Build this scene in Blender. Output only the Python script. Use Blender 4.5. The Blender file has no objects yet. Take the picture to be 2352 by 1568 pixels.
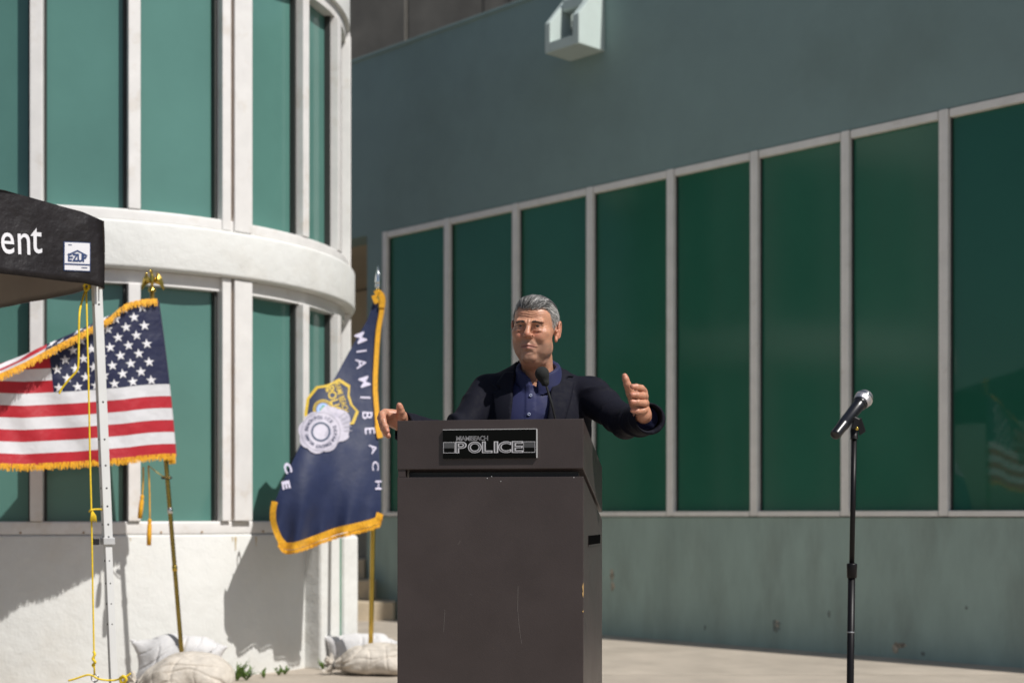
import bpy, bmesh, math, random
import numpy as np
from mathutils import Vector, Matrix, Euler
random.seed(7); RNG = np.random.default_rng(7)
scene = bpy.context.scene
COL = scene.collection

# ------------------------------------------------------------------ camera, sky, sun, exposure
FPX, CXP, HZ, EYE = 3400.0, 1176.0, 1183.0, 1.0     # focal length in photo units, centre column, horizon row, eye height (m)
cam_d = bpy.data.cameras.new('camera'); cam = bpy.data.objects.new('camera', cam_d); COL.objects.link(cam)
cam.location = (0, 0, EYE); cam.rotation_euler = (math.radians(90), 0, 0)
cam_d.sensor_width = 36; cam_d.lens = FPX/2352*36; cam_d.shift_y = (HZ-784)/2352
cam_d.clip_start = 0.1; cam_d.clip_end = 3000
cam_d.dof.use_dof = True; cam_d.dof.focus_distance = 5.12; cam_d.dof.aperture_fstop = 2.5; cam_d.dof.aperture_blades = 9
scene.camera = cam
SUN = Vector((0.405, -0.372, 0.643)).normalized()
elev = math.asin(SUN.z); azim = math.atan2(SUN.x, SUN.y)
world = bpy.data.worlds.new('World'); scene.world = world; world.use_nodes = True
wn = world.node_tree.nodes; bg = wn['Background']
sky = wn.new('ShaderNodeTexSky'); sky.sky_type = 'NISHITA'; sky.sun_disc = False
sky.sun_elevation = elev; sky.sun_rotation = azim; sky.air_density = 1.0; sky.dust_density = 1.2; sky.ozone_density = 1.0
world.node_tree.links.new(sky.outputs[0], bg.inputs[0]); bg.inputs[1].default_value = 0.066
sun_d = bpy.data.lights.new('sun', 'SUN'); sun = bpy.data.objects.new('sun', sun_d); COL.objects.link(sun)
sun_d.energy = 4.5; sun_d.angle = math.radians(0.53); sun_d.color = (1.0, 0.97, 0.925)
sun.rotation_euler = SUN.to_track_quat('Z', 'Y').to_euler(); sun.location = (4, -4, 8)
vs = scene.view_settings; vs.view_transform = 'Standard'; vs.look = 'None'; vs.gamma = 1.0; vs.exposure = 0.0
vs.use_curve_mapping = False

# ------------------------------------------------------------------ helpers
def at(x, y, z):
    """world point seen at photo column x, row y (2352 x 1568 frame) at depth z metres"""
    return Vector(((x-CXP)/FPX*z, z, EYE+(HZ-y)/FPX*z))

def M(name, col, rough=.6, metal=0., var=.08, scale=6., bump=0., bscale=80., spec=.5, attr=None, coat=0.,
      sss=0., sheen=0., transl=0., col2=None, c2scale=2., c2lo=.5, c2hi=.62, bump2=0., b2scale=8., aniso=None):
    m = bpy.data.materials.get(name)
    if m: return m
    m = bpy.data.materials.new(name); m.use_nodes = True
    nt = m.node_tree; N = nt.nodes; L = nt.links; b = N['Principled BSDF']
    tc = N.new('ShaderNodeTexCoord'); vec = tc.outputs['Object']
    if aniso:
        mp = N.new('ShaderNodeMapping'); mp.inputs['Scale'].default_value = aniso; L.new(vec, mp.inputs[0]); vec = mp.outputs[0]
    if attr:
        a = N.new('ShaderNodeAttribute'); a.attribute_name = attr; src = a.outputs['Color']
    else:
        a = N.new('ShaderNodeRGB'); a.outputs[0].default_value = (*col, 1); src = a.outputs[0]
    if col2:
        n2 = N.new('ShaderNodeTexNoise'); n2.inputs['Scale'].default_value = c2scale; n2.inputs['Detail'].default_value = 6
        n2.inputs['Roughness'].default_value = .65
        L.new(vec, n2.inputs['Vector'])
        r2 = N.new('ShaderNodeMapRange'); r2.inputs['From Min'].default_value = c2lo; r2.inputs['From Max'].default_value = c2hi
        L.new(n2.outputs['Fac'], r2.inputs['Value'])
        mx = N.new('ShaderNodeMix'); mx.data_type = 'RGBA'; L.new(r2.outputs[0], mx.inputs[0]); L.new(src, mx.inputs[6])
        mx.inputs[7].default_value = (*col2, 1); src = mx.outputs[2]
    if var:
        n = N.new('ShaderNodeTexNoise'); n.inputs['Scale'].default_value = scale; n.inputs['Detail'].default_value = 7
        n.inputs['Roughness'].default_value = .6; L.new(vec, n.inputs['Vector'])
        r = N.new('ShaderNodeMapRange'); r.inputs['From Min'].default_value = .3; r.inputs['From Max'].default_value = .7
        r.inputs['To Min'].default_value = 1-var; r.inputs['To Max'].default_value = 1+var
        L.new(n.outputs['Fac'], r.inputs['Value'])
        sc = N.new('ShaderNodeVectorMath'); sc.operation = 'SCALE'; L.new(src, sc.inputs[0]); L.new(r.outputs[0], sc.inputs['Scale'])
        src = sc.outputs[0]
        rr = N.new('ShaderNodeMapRange'); rr.inputs['From Min'].default_value = .3; rr.inputs['From Max'].default_value = .7
        rr.inputs['To Min'].default_value = max(0, rough*.88); rr.inputs['To Max'].default_value = min(1, rough*1.12)
        L.new(n.outputs['Fac'], rr.inputs['Value']); L.new(rr.outputs[0], b.inputs['Roughness'])
    else:
        b.inputs['Roughness'].default_value = rough
    L.new(src, b.inputs['Base Color'])
    b.inputs['Metallic'].default_value = metal; b.inputs['Specular IOR Level'].default_value = spec
    b.inputs['Coat Weight'].default_value = coat; b.inputs['Coat Roughness'].default_value = .08
    b.inputs['Sheen Weight'].default_value = sheen
    if sss:
        b.inputs['Subsurface Weight'].default_value = sss; b.inputs['Subsurface Radius'].default_value = (.012, .004, .002)
        b.inputs['Subsurface Scale'].default_value = 1.0
    nrm = None
    for bb, ss in ((bump2, b2scale), (bump, bscale)):
        if bb:
            nn = N.new('ShaderNodeTexNoise'); nn.inputs['Scale'].default_value = ss; nn.inputs['Detail'].default_value = 5
            L.new(vec, nn.inputs['Vector'])
            bp = N.new('ShaderNodeBump'); bp.inputs['Strength'].default_value = 1.0; bp.inputs['Distance'].default_value = bb
            L.new(nn.outputs['Fac'], bp.inputs['Height'])
            if nrm: L.new(nrm, bp.inputs['Normal'])
            nrm = bp.outputs[0]
    if nrm: L.new(nrm, b.inputs['Normal'])
    if transl:
        tr = N.new('ShaderNodeBsdfTranslucent'); L.new(src, tr.inputs[0])
        ms = N.new('ShaderNodeMixShader'); ms.inputs[0].default_value = transl
        L.new(b.outputs[0], ms.inputs[1]); L.new(tr.outputs[0], ms.inputs[2]); L.new(ms.outputs[0], N['Material Output'].inputs[0])
    return m

def link(o, parent=None):
    COL.objects.link(o)
    if parent is not None:
        o.parent = parent
        # parents carry a translation only and parts are modelled in world coordinates
        o.matrix_parent_inverse = Matrix.Translation(-parent.location)
    return o

def tag(o, label=None, cat=None, group=None, kind=None):
    if label: o['label'] = label
    if cat: o['category'] = cat
    if group: o['group'] = group
    if kind: o['kind'] = kind
    return o

def root(name, loc, label, cat, group=None):
    o = bpy.data.objects.new(name, None); o.empty_display_size = .1; COL.objects.link(o); o.location = loc
    return tag(o, label, cat, group)

def mesh_obj(name, verts, faces, mat, parent=None, smooth=False, colors=None, mats=None, midx=None):
    me = bpy.data.meshes.new(name)
    me.from_pydata([tuple(v) for v in verts], [], [tuple(f) for f in faces])
    if mats:
        for m in mats: me.materials.append(m)
        if midx is not None: me.polygons.foreach_set('material_index', np.asarray(midx, np.int32))
    elif mat: me.materials.append(mat)
    if smooth: me.polygons.foreach_set('use_smooth', np.ones(len(me.polygons), bool))
    if colors is not None:
        ca = me.color_attributes.new('Col', 'FLOAT_COLOR', 'POINT')
        c = np.ones((len(verts), 4), np.float32); c[:, :3] = colors; ca.data.foreach_set('color', c.ravel())
    me.update()
    return link(bpy.data.objects.new(name, me), parent)

def np_mesh(name, V, Q, mat, parent=None, smooth=True, colors=None):
    """fast mesh from numpy quads"""
    me = bpy.data.meshes.new(name); n = len(V); k = Q.shape[1]; q = len(Q)
    me.vertices.add(n); me.vertices.foreach_set('co', np.ascontiguousarray(V, np.float32).ravel())
    me.loops.add(q*k); me.loops.foreach_set('vertex_index', np.ascontiguousarray(Q, np.int32).ravel())
    me.polygons.add(q); me.polygons.foreach_set('loop_start', np.arange(0, q*k, k, dtype=np.int32))
    me.polygons.foreach_set('loop_total', np.full(q, k, np.int32))
    me.polygons.foreach_set('use_smooth', np.full(q, smooth, bool))
    me.update(calc_edges=True)
    if mat: me.materials.append(mat)
    if colors is not None:
        ca = me.color_attributes.new('Col', 'FLOAT_COLOR', 'POINT')
        c = np.ones((n, 4), np.float32); c[:, :3] = colors; ca.data.foreach_set('color', c.ravel())
    return link(bpy.data.objects.new(name, me), parent)

def bm_obj(name, bm, mat, parent=None, smooth=False):
    me = bpy.data.meshes.new(name); bmesh.ops.recalc_face_normals(bm, faces=bm.faces); bm.to_mesh(me); bm.free()
    if mat: me.materials.append(mat)
    if smooth: me.polygons.foreach_set('use_smooth', np.ones(len(me.polygons), bool))
    return link(bpy.data.objects.new(name, me), parent)

def hexa(name, bot, top, mat, parent=None, bevel=0., seg=2):
    """prism from a bottom ring and a top ring of world points"""
    bm = bmesh.new(); n = len(bot)
    b = [bm.verts.new(p) for p in bot]; t = [bm.verts.new(p) for p in top]
    bm.faces.new(b[::-1]); bm.faces.new(t)
    for i in range(n): bm.faces.new((b[i], b[(i+1) % n], t[(i+1) % n], t[i]))
    bmesh.ops.recalc_face_normals(bm, faces=bm.faces)
    if bevel: bmesh.ops.bevel(bm, geom=bm.edges[:]+bm.verts[:], offset=bevel, segments=seg, affect='EDGES', profile=.5)
    return bm_obj(name, bm, mat, parent, smooth=False)

class Frame:
    """local frame: u along, n outward, z up"""
    def __init__(s, o, u): s.o = Vector(o); s.u = Vector(u).normalized(); s.n = Vector((s.u.y, -s.u.x, 0))
    def p(s, t, h, d): return s.o+s.u*t+s.n*d+Vector((0, 0, h))
    def box(s, name, t0, t1, h0, h1, d0, d1, mat, parent, bevel=0.):
        r = [(t0, d0), (t1, d0), (t1, d1), (t0, d1)]
        return hexa(name, [s.p(a, h0, b) for a, b in r], [s.p(a, h1, b) for a, b in r], mat, parent, bevel)

def tube(name, pts, rad, mat, parent=None, sides=12, closed=False, caps=True):
    """round tube along points; rad is a number or a list"""
    pts = [Vector(p) for p in pts]; n = len(pts)
    R = rad if hasattr(rad, '__len__') else [rad]*n
    V, Fc = [], []; up = None
    for i, p in enumerate(pts):
        if closed: d = pts[(i+1) % n]-pts[i-1]
        else: d = pts[min(i+1, n-1)]-pts[max(i-1, 0)]
        d = d.normalized() if d.length > 1e-9 else Vector((0, 0, 1))
        if up is None:
            up = Vector((0, 0, 1)) if abs(d.z) < .9 else Vector((1, 0, 0))
        s = d.cross(up)
        s = s.normalized() if s.length > 1e-6 else d.orthogonal().normalized()
        up = s.cross(d).normalized()
        for k in range(sides):
            a = 2*math.pi*k/sides; V.append(p+(s*math.cos(a)+up*math.sin(a))*R[i])
    m = n if closed else n-1
    for i in range(m):
        for k in range(sides):
            a, b = i*sides+k, i*sides+(k+1) % sides; c, d2 = ((i+1) % n)*sides+(k+1) % sides, ((i+1) % n)*sides+k
            Fc.append((a, b, c, d2))
    if caps and not closed:
        Fc.append(tuple(range(sides))[::-1]); Fc.append(tuple(range((n-1)*sides, n*sides)))
    o = mesh_obj(name, V, Fc, mat, parent, smooth=True)
    return o

def lathe(name, a, axis, prof, mat, parent=None, sides=24):
    """profile [(distance along axis, radius)] turned round an axis"""
    a = Vector(a); ax = Vector(axis).normalized()
    return tube(name, [a+ax*t for t, r in prof], [r for t, r in prof], mat, parent, sides)

def smooth_path(pts, n=8):
    """Catmull-Rom through points"""
    P = [Vector(p) for p in pts]; P = [P[0]*2-P[1]]+P+[P[-1]*2-P[-2]]; out = []
    for i in range(1, len(P)-2):
        for k in range(n):
            t = k/n; a, b, c, d = P[i-1:i+3]
            out.append(.5*((2*b)+(c-a)*t+(2*a-5*b+4*c-d)*t*t+(-a+3*b-3*c+d)*t**3))
    out.append(P[-2]); return out

def text_mesh(s, size=1., offset=0., res=4, spacing=1.):
    """flat letters as (verts 2D, faces), centred"""
    cu = bpy.data.curves.new('lettering', 'FONT'); cu.body = s; cu.size = size; cu.offset = offset; cu.resolution_u = res
    cu.align_x = 'CENTER'; cu.align_y = 'CENTER'; cu.space_character = spacing; cu.fill_mode = 'BOTH'
    o = bpy.data.objects.new('lettering', cu); COL.objects.link(o)
    dg = bpy.context.evaluated_depsgraph_get(); me = o.evaluated_get(dg).to_mesh()
    v = np.array([x.co[:2] for x in me.vertices]); f = [tuple(p.vertices) for p in me.polygons]
    bpy.data.objects.remove(o); bpy.data.curves.remove(cu)
    c = (v.max(0)+v.min(0))/2
    return v-c, f

def wob(P, freq, seed, n=7):
    """smooth pseudo-noise on points, about -1..1"""
    r = np.random.default_rng(seed); out = np.zeros(len(P))
    for i in range(n):
        d = r.normal(size=3); d /= np.linalg.norm(d)
        out += np.sin(P@d*freq*r.uniform(.6, 1.6)*2*math.pi+r.uniform(0, 6.28))
    return out/math.sqrt(n)/1.2

# ------------------------------------------------------------------ implicit surfaces for organic shapes
def smin(a, b, k):
    if k <= 0: return np.minimum(a, b)
    h = np.maximum(k-np.abs(a-b), 0)/k; return np.minimum(a, b)-h*h*k*.25
def smax(a, b, k): return -smin(-a, -b, k)

def ell(c, r, rot=None):
    c = np.array(c, float); r = np.array(r, float); m = r.max()
    def fn(X, Y, Z):
        x, y, z = X-c[0], Y-c[1], Z-c[2]
        if rot is not None:
            R = rot; x, y, z = (R[0][0]*x+R[1][0]*y+R[2][0]*z, R[0][1]*x+R[1][1]*y+R[2][1]*z, R[0][2]*x+R[1][2]*y+R[2][2]*z)
        k0 = np.sqrt((x/r[0])**2+(y/r[1])**2+(z/r[2])**2); k1 = np.sqrt((x/r[0]**2)**2+(y/r[1]**2)**2+(z/r[2]**2)**2)+1e-9
        return k0*(k0-1)/k1
    e = m if rot is not None else r
    return fn, c-e, c+e

def cone(a, b, ra, rb):
    a = np.array(a, float); b = np.array(b, float); ba = b-a; L2 = (ba@ba)+1e-12
    def fn(X, Y, Z):
        x, y, z = X-a[0], Y-a[1], Z-a[2]
        h = np.clip((x*ba[0]+y*ba[1]+z*ba[2])/L2, 0, 1)
        return np.sqrt((x-h*ba[0])**2+(y-h*ba[1])**2+(z-h*ba[2])**2)-(ra+(rb-ra)*h)
    m = max(ra, rb); return fn, np.minimum(a, b)-m, np.maximum(a, b)+m

def flat_cone(a, b, ra, rb):
    a = np.array(a, float); b = np.array(b, float); ba = b-a; Ln = math.sqrt(ba@ba); d = ba/Ln
    def fn(X, Y, Z):
        x, y, z = X-a[0], Y-a[1], Z-a[2]
        s = x*d[0]+y*d[1]+z*d[2]
        rad = np.sqrt(np.maximum(x*x+y*y+z*z-s*s, 0))-(ra+(rb-ra)*s/Ln)
        return np.maximum(rad, np.maximum(-s, s-Ln))
    m = max(ra, rb); return fn, np.minimum(a, b)-m, np.maximum(a, b)+m

class Vox:
    def __init__(s, lo, hi, h):
        s.lo = np.array(lo, float); s.h = h; s.n = np.ceil((np.array(hi)-s.lo)/h).astype(int)+1
        s.F = np.full(s.n, 60*h, np.float32); s.ax = [s.lo[i]+h*np.arange(s.n[i]) for i in range(3)]
    def grid(s, lo, hi, pad):
        i0 = np.clip(np.floor((np.array(lo)-pad-s.lo)/s.h).astype(int), 0, s.n); i1 = np.clip(np.ceil((np.array(hi)+pad-s.lo)/s.h).astype(int)+1, 0, s.n)
        sl = tuple(slice(a, b) for a, b in zip(i0, i1))
        X = s.ax[0][sl[0]][:, None, None]; Y = s.ax[1][sl[1]][None, :, None]; Z = s.ax[2][sl[2]][None, None, :]
        return sl, X, Y, Z
    def add(s, prim, k=0.):
        fn, lo, hi = prim; sl, X, Y, Z = s.grid(lo, hi, k+3*s.h); s.F[sl] = smin(s.F[sl], fn(X, Y, Z), k)
    def cut(s, prim, k=0.):
        fn, lo, hi = prim; sl, X, Y, Z = s.grid(lo, hi, k+3*s.h); s.F[sl] = smax(s.F[sl], -fn(X, Y, Z), k)
    def keep(s, fn, k=0.):
        sl, X, Y, Z = s.grid(s.lo, s.lo+s.h*s.n, 0); s.F = smax(s.F, fn(X, Y, Z)+0*s.F, k).astype(np.float32)
    def nets(s):
        F = s.F; I = F < 0; nx, ny, nz = F.shape
        C = [(i, j, k) for i in (0, 1) for j in (0, 1) for k in (0, 1)]
        cnt = sum(I[i:nx-1+i, j:ny-1+j, k:nz-1+k].astype(np.int8) for i, j, k in C)
        act = np.argwhere((cnt > 0) & (cnt < 8)); m = len(act)
        idx = np.full((nx-1, ny-1, nz-1), -1, np.int32); idx[tuple(act.T)] = np.arange(m)
        acc = np.zeros((m, 3)); num = np.zeros(m)
        for a in C:
            for ax in range(3):
                if a[ax]: continue
                b = list(a); b[ax] = 1
                fa = F[tuple((act+a).T)]; fb = F[tuple((act+b).T)]; cr = (fa < 0) != (fb < 0)
                t = np.where(cr, fa/np.where(cr, fa-fb, 1), 0); p = np.array(a, float)+np.zeros((m, 3)); p[:, ax] += t
                acc[cr] += p[cr]; num[cr] += 1
        V = s.lo+s.h*(act+acc/num[:, None]); Q = []
        for ax in range(3):
            o1, o2 = (ax+1) % 3, (ax+2) % 3
            sa = [slice(None)]*3; sb = [slice(None)]*3; sa[ax] = slice(0, -1); sb[ax] = slice(1, None)
            A, B = I[tuple(sa)], I[tuple(sb)]; e = np.argwhere(A != B)
            e = e[(e[:, o1] > 0) & (e[:, o2] > 0) & (e[:, o1] < F.shape[o1]-1) & (e[:, o2] < F.shape[o2]-1)]
            fl = A[tuple(e.T)]
            def g(d1, d2):
                c = e.copy(); c[:, o1] -= d1; c[:, o2] -= d2; return idx[tuple(c.T)]
            q = np.stack([g(1, 1), g(0, 1), g(0, 0), g(1, 0)], 1); q[~fl] = q[~fl][:, ::-1]; Q.append(q)
        Q = np.concatenate(Q); Q = Q[(Q >= 0).all(1)]
        return V, Q

def normals(V, Q):
    n = np.cross(V[Q[:, 2]]-V[Q[:, 0]], V[Q[:, 3]]-V[Q[:, 1]]); out = np.zeros_like(V)
    for i in range(4): np.add.at(out, Q[:, i], n)
    return out/(np.linalg.norm(out, axis=1)[:, None]+1e-12)

def blur(V, Q, it=1, w=.5):
    """relax vertices towards their neighbours"""
    for _ in range(it):
        S = np.zeros_like(V); c = np.zeros(len(V))
        for i in range(4):
            for j in (1, 3):
                np.add.at(S, Q[:, i], V[Q[:, (i+j) % 4]]); np.add.at(c, Q[:, i], 1)
        V = V*(1-w)+w*S/np.maximum(c, 1)[:, None]
    return V

def poly_sdf(A, B, poly):
    """signed distance in a plane to a polygon (negative inside)"""
    d = None; inside = None; n = len(poly)
    for i in range(n):
        ax, ay = poly[i]; bx, by = poly[(i+1) % n]; ex, ey = bx-ax, by-ay
        wx, wy = A-ax, B-ay; t = np.clip((wx*ex+wy*ey)/(ex*ex+ey*ey+1e-12), 0, 1)
        q = (wx-ex*t)**2+(wy-ey*t)**2; d = q if d is None else np.minimum(d, q)
        c = ((ay > B) != (by > B)) & (A < ex*(B-ay)/(ey if abs(ey) > 1e-12 else 1e-12)+ax)
        inside = c if inside is None else inside ^ c
    d = np.sqrt(d); return np.where(inside, -d, d)
# ------------------------------------------------------------------ materials of the place
m_ground = M('concrete_ground', (.225, .2, .165), .9, var=.16, scale=1.3, bump=.0015, bscale=140, col2=(.185, .16, .13), c2scale=.8, c2lo=.45, c2hi=.75)
m_slab = M('concrete_slab', (.43, .372, .305), .88, var=.14, scale=2.2, bump=.0012, bscale=160, col2=(.35, .302, .245), c2scale=.9, c2lo=.48, c2hi=.7)
m_green = M('green_stucco', (.232, .322, .312), .85, var=.05, scale=2.5, bump=.0012, bscale=120, bump2=.004, b2scale=5, col2=(.205, .282, .265), c2scale=.9, c2lo=.45, c2hi=.75)
m_green_low = M('green_stucco_weathered', (.335, .43, .385), .85, var=.11, scale=5.5, aniso=(1, 1, .3), bump=.0015, bscale=90, bump2=.004, b2scale=6, col2=(.25, .30, .265), c2scale=2.6, c2lo=.5, c2hi=.8)
m_white = M('white_stucco', (.705, .705, .68), .85, var=.04, scale=3, bump=.0015, bscale=70, bump2=.007, b2scale=11, col2=(.64, .62, .57), c2scale=1.8, c2lo=.52, c2hi=.8)
m_frame = M('white_frame', (.73, .71, .69), .45, var=.06, scale=7, col2=(.58, .51, .43), c2scale=6, c2lo=.55, c2hi=.85)
m_glass = M('green_tinted_glass', (.022, .132, .082), .16, var=.08, scale=1.0, spec=.4)
m_glass_c = M('clear_green_glass', (.018, .11, .07), .03, var=.04, scale=1.2, spec=.5, bump2=.0008, b2scale=.9)
m_glass_l = M('teal_tinted_glass', (.092, .212, .182), .1, var=.10, scale=1.1, spec=.5, bump2=.0012, b2scale=1.1)
m_frame_g = M('pale_window_frame', (.86, .82, .77), .45, var=.06, scale=7, col2=(.62, .55, .46), c2scale=6, c2lo=.6, c2hi=.85)
m_seal = M('dark_glazing_seal', (.03, .032, .03), .6)
m_conc = M('raw_concrete', (.2, .188, .165), .9, var=.22, scale=.7, bump=.003, bscale=40, col2=(.14, .13, .115), c2scale=.5, c2lo=.45, c2hi=.7)
m_beige = M('beige_plaster', (.42, .36, .27), .85, var=.08, scale=2)
m_step = M('step_concrete', (.52, .43, .31), .9, var=.14, scale=6, bump=.002, bscale=80)
m_rust = M('rust_stain', (.33, .2, .09), .9, var=.3, scale=30)

# ------------------------------------------------------------------ ground
ground = mesh_obj('ground', [(-400, -300, 0), (400, -300, 0), (400, 500, 0), (-400, 500, 0)], [(0, 1, 2, 3)], m_ground)
tag(ground, kind='structure')
def slab_mesh(w, d):
    bm = bmesh.new(); bmesh.ops.create_cube(bm, size=1)
    for v in bm.verts: v.co = Vector((v.co.x*w, v.co.y*d, (v.co.z+.5)*.012))
    bmesh.ops.bevel(bm, geom=[e for e in bm.edges if all(v.co.z > .01 for v in e.verts)], offset=.006, segments=2, affect='EDGES')
    me = bpy.data.meshes.new('paving_slab'); bm.to_mesh(me); bm.free(); me.materials.append(m_slab); return me
SLAB = 2.6; sm = slab_mesh(4.0-.014, SLAB-.014)
for i in range(-3, 3):
    for j in range(-2, 5):
        x, y = 2.0+4.0*i, 9.16+SLAB*(j-.5)
        o = bpy.data.objects.new('paving_slab', sm); link(o, ground); o.location = (x, y, .001)
        o.rotation_euler = (random.uniform(-.0005, .0005), random.uniform(-.0005, .0005), 0)

# ------------------------------------------------------------------ green building on the right
GB = Frame((.746, 12.25, 0), (.693, -.721, 0))
gb = root('green_building', GB.o, 'grey green stucco building with a long row of dark green windows behind the lectern', 'building')
T0 = -3.126; TR = 13.0; H0, H1, HP = .985, 3.74, 5.47
GB.box('upper_wall', -9, TR, H1, HP, -.30, 0, m_green, gb)
GB.box('lower_wall', T0, TR, 0, H0, -.30, .002, m_green_low, gb)
GB.box('jamb_wall', T0, -2.885, H0, H1, -.30, 0, m_green, gb)
GB.box('parapet_coping', -9, TR, HP, HP+.035, -.33, .018, m_green, gb, .008)
GB.box('roof', -9, TR, HP-.45, HP-.30, -7, -.301, m_conc, gb)
GB.box('rear_wall', T0, TR, 0, HP-.46, -7, -6.8, m_green, gb)
mull = [-2.876, -1.94, -1.032, -.138, .735, 1.554, 2.354, 3.131, 3.93, 4.73, 5.53, 6.33, 7.13, 7.93, 8.73, 9.53, 10.33, 11.13, 11.93]
mw = .034
for i, t in enumerate(mull):
    GB.box('mullion', t-mw if i else t, t+mw if i else t+.06, H0+.01, H1-.004, -.06, .012, m_frame_g, gb, .004)
for i in range(len(mull)-1):
    a = mull[i]+(mw if i else .06); b = mull[i+1]-mw
    w = root('window', (0, 0, 0), None, None); del_keys = None
    w.parent = gb; w.matrix_parent_inverse = Matrix.Translation(-gb.location)
    w.location = GB.p((a+b)/2, H0, 0)
    g = GB.box('pane', a+.003, b-.003, H0+.04, H1-.058, -.05, -.038, m_glass_c if mull[i] > 3 else m_glass, w)
    GB.box('head_rail', a+.010, b-.010, H1-.062, H1-.006, -.055, .004, m_frame_g, w, .003)
    GB.box('sill_rail', a+.006, b-.006, H0+.008, H0+.046, -.055, .016, m_frame_g, w, .003)
    GB.box('glazing_seal', a+.002, a+.014, H0+.047, H1-.063, -.037, -.024, m_seal, w)
GB.box('interior_backing', -2.8, TR, H0, H1, -.29, -.2, m_seal, gb)
GB.box('end_pier', 11.99, TR, H0, H1, -.299, -.001, m_green, gb)
# sheltered entrance left of the windows
GB.box('recess_wall', -9, T0+.02, 0, H1-.02, -2.3, -2.1, m_beige, gb)
GB.box('recess_side_wall', T0, T0+.2, 0, H1-.002, -2.1, -.301, m_beige, gb)
GB.box('soffit', -9, T0, H1-.0, H1+.12, -2.3, -.301, m_beige, gb)
GB.box('recess_door', -5.2, -4.1, .42, 2.7, -2.1, -2.05, m_seal, gb)
# flaked paint on the lower wall
def chip(P_, size, seed, mat):
    r = random.Random(seed); t = None
    x, y = P_; q = (x-CXP)/FPX; t = (q*GB.o.y-GB.o.x)/(GB.u.x-GB.u.y*q); z = GB.o.y+GB.u.y*t; h = EYE+(HZ-y)/FPX*z
    k = 13; ring = []
    for i in range(k):
        a = 2*math.pi*i/k; s = r.uniform(.55, 1.15); ring.append((t+math.cos(a)*size[0]*s, h+math.sin(a)*size[1]*s))
    V = [GB.p(a, b, .0025) for a, b in ring]+[GB.p(a*.9+t*.1, b*.9+h*.1, .0062) for a, b in ring]+[GB.p(t, h, .0045)]
    Fc = [(i, (i+1) % k, k+(i+1) % k, k+i) for i in range(k)]+[(k+i, k+(i+1) % k, 2*k) for i in range(k)]
    mesh_obj('paint_chip', V, Fc, mat, gb)
m_chip = M('bare_render', (.47, .4, .31), .9, var=.3, scale=40, col2=(.18, .15, .12), c2scale=25, c2lo=.5, c2hi=.6)
m_scuff = M('scuffed_paint', (.2, .23, .21), .9, var=.3, scale=30)
for p, s, m_ in (((1406, 1318), (.02, .055), m_chip), ((1408, 1345), (.028, .045), m_chip), ((1784, 1437), (.04, .05), m_scuff), ((1787, 1432), (.02, .03), m_chip),
                 ((2058, 1487), (.04, .045), m_chip), ((2068, 1481), (.05, .02), m_chip), ((1960, 1480), (.012, .02), m_scuff), ((2220, 1395), (.01, .014), m_scuff),
                 ((1905, 1410), (.012, .03), m_scuff), ((2120, 1500), (.016, .02), m_scuff), ((1620, 1440), (.01, .02), m_scuff)):
    chip(p, s, p[0], m_)

# steps in front of the entrance
st = root('entrance_steps', GB.p(-4, 0, .3), 'tan concrete steps climbing beside the green building behind the flag pole', 'steps')
SF = Frame((0, 13.88, 0), (1, 0, 0))
for xr, zf, h0, h1 in ((905, 0, 0, .19), (861, -.32, .19, .38), (838, -.64, .38, .57)):
    SF.box('step', -3.2, (xr-CXP)/FPX*(13.88-zf), h0, h1, zf-1.6, zf, m_step, st, .012)

# ------------------------------------------------------------------ pale wall bracket high on the green wall
def wall_t(x): q = (x-CXP)/FPX; t = (q*GB.o.y-GB.o.x)/(GB.u.x-GB.u.y*q); return t
sx = root('scupper_box', GB.p(.1, 5, 0), 'pale green stucco rain scupper box with sloped cheeks high on the green wall', 'scupper')
m_scup = M('pale_green_stucco', (.52, .6, .57), .8, var=.04, scale=5, bump=.001, bscale=100)
hb = 4.83
def cheek(t0, t1, dep, h_front, h_back):
    r = [(0.001, hb), (dep, hb), (dep, h_front), (.001, h_back)]
    hexa('cheek', [GB.p(t0, h, d) for d, h in r], [GB.p(t1, h, d) for d, h in r], m_scup, sx, .006)
tb = wall_t(1389); ta = tb-.39; dep = .31
cheek(ta, ta+.06, dep, hb+.245, hb+.60)
cheek(tb-.075, tb, dep, hb+.245, hb+.60)
GB.box('front_panel', ta+.061, tb-.076, hb, hb+.085, dep-.05, dep-.001, m_scup, sx, .004)
GB.box('base', ta+.061, tb-.076, hb+.001, hb+.05, .001, dep-.051, m_scup, sx)
GB.box('hood', ta+.061, tb-.076, hb+.36, hb+.47, .051, .17, m_scup, sx, .02)
GB.box('spout', ta+.061, tb-.076, hb+.05, hb+.32, .001, .05, m_seal, sx)

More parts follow.
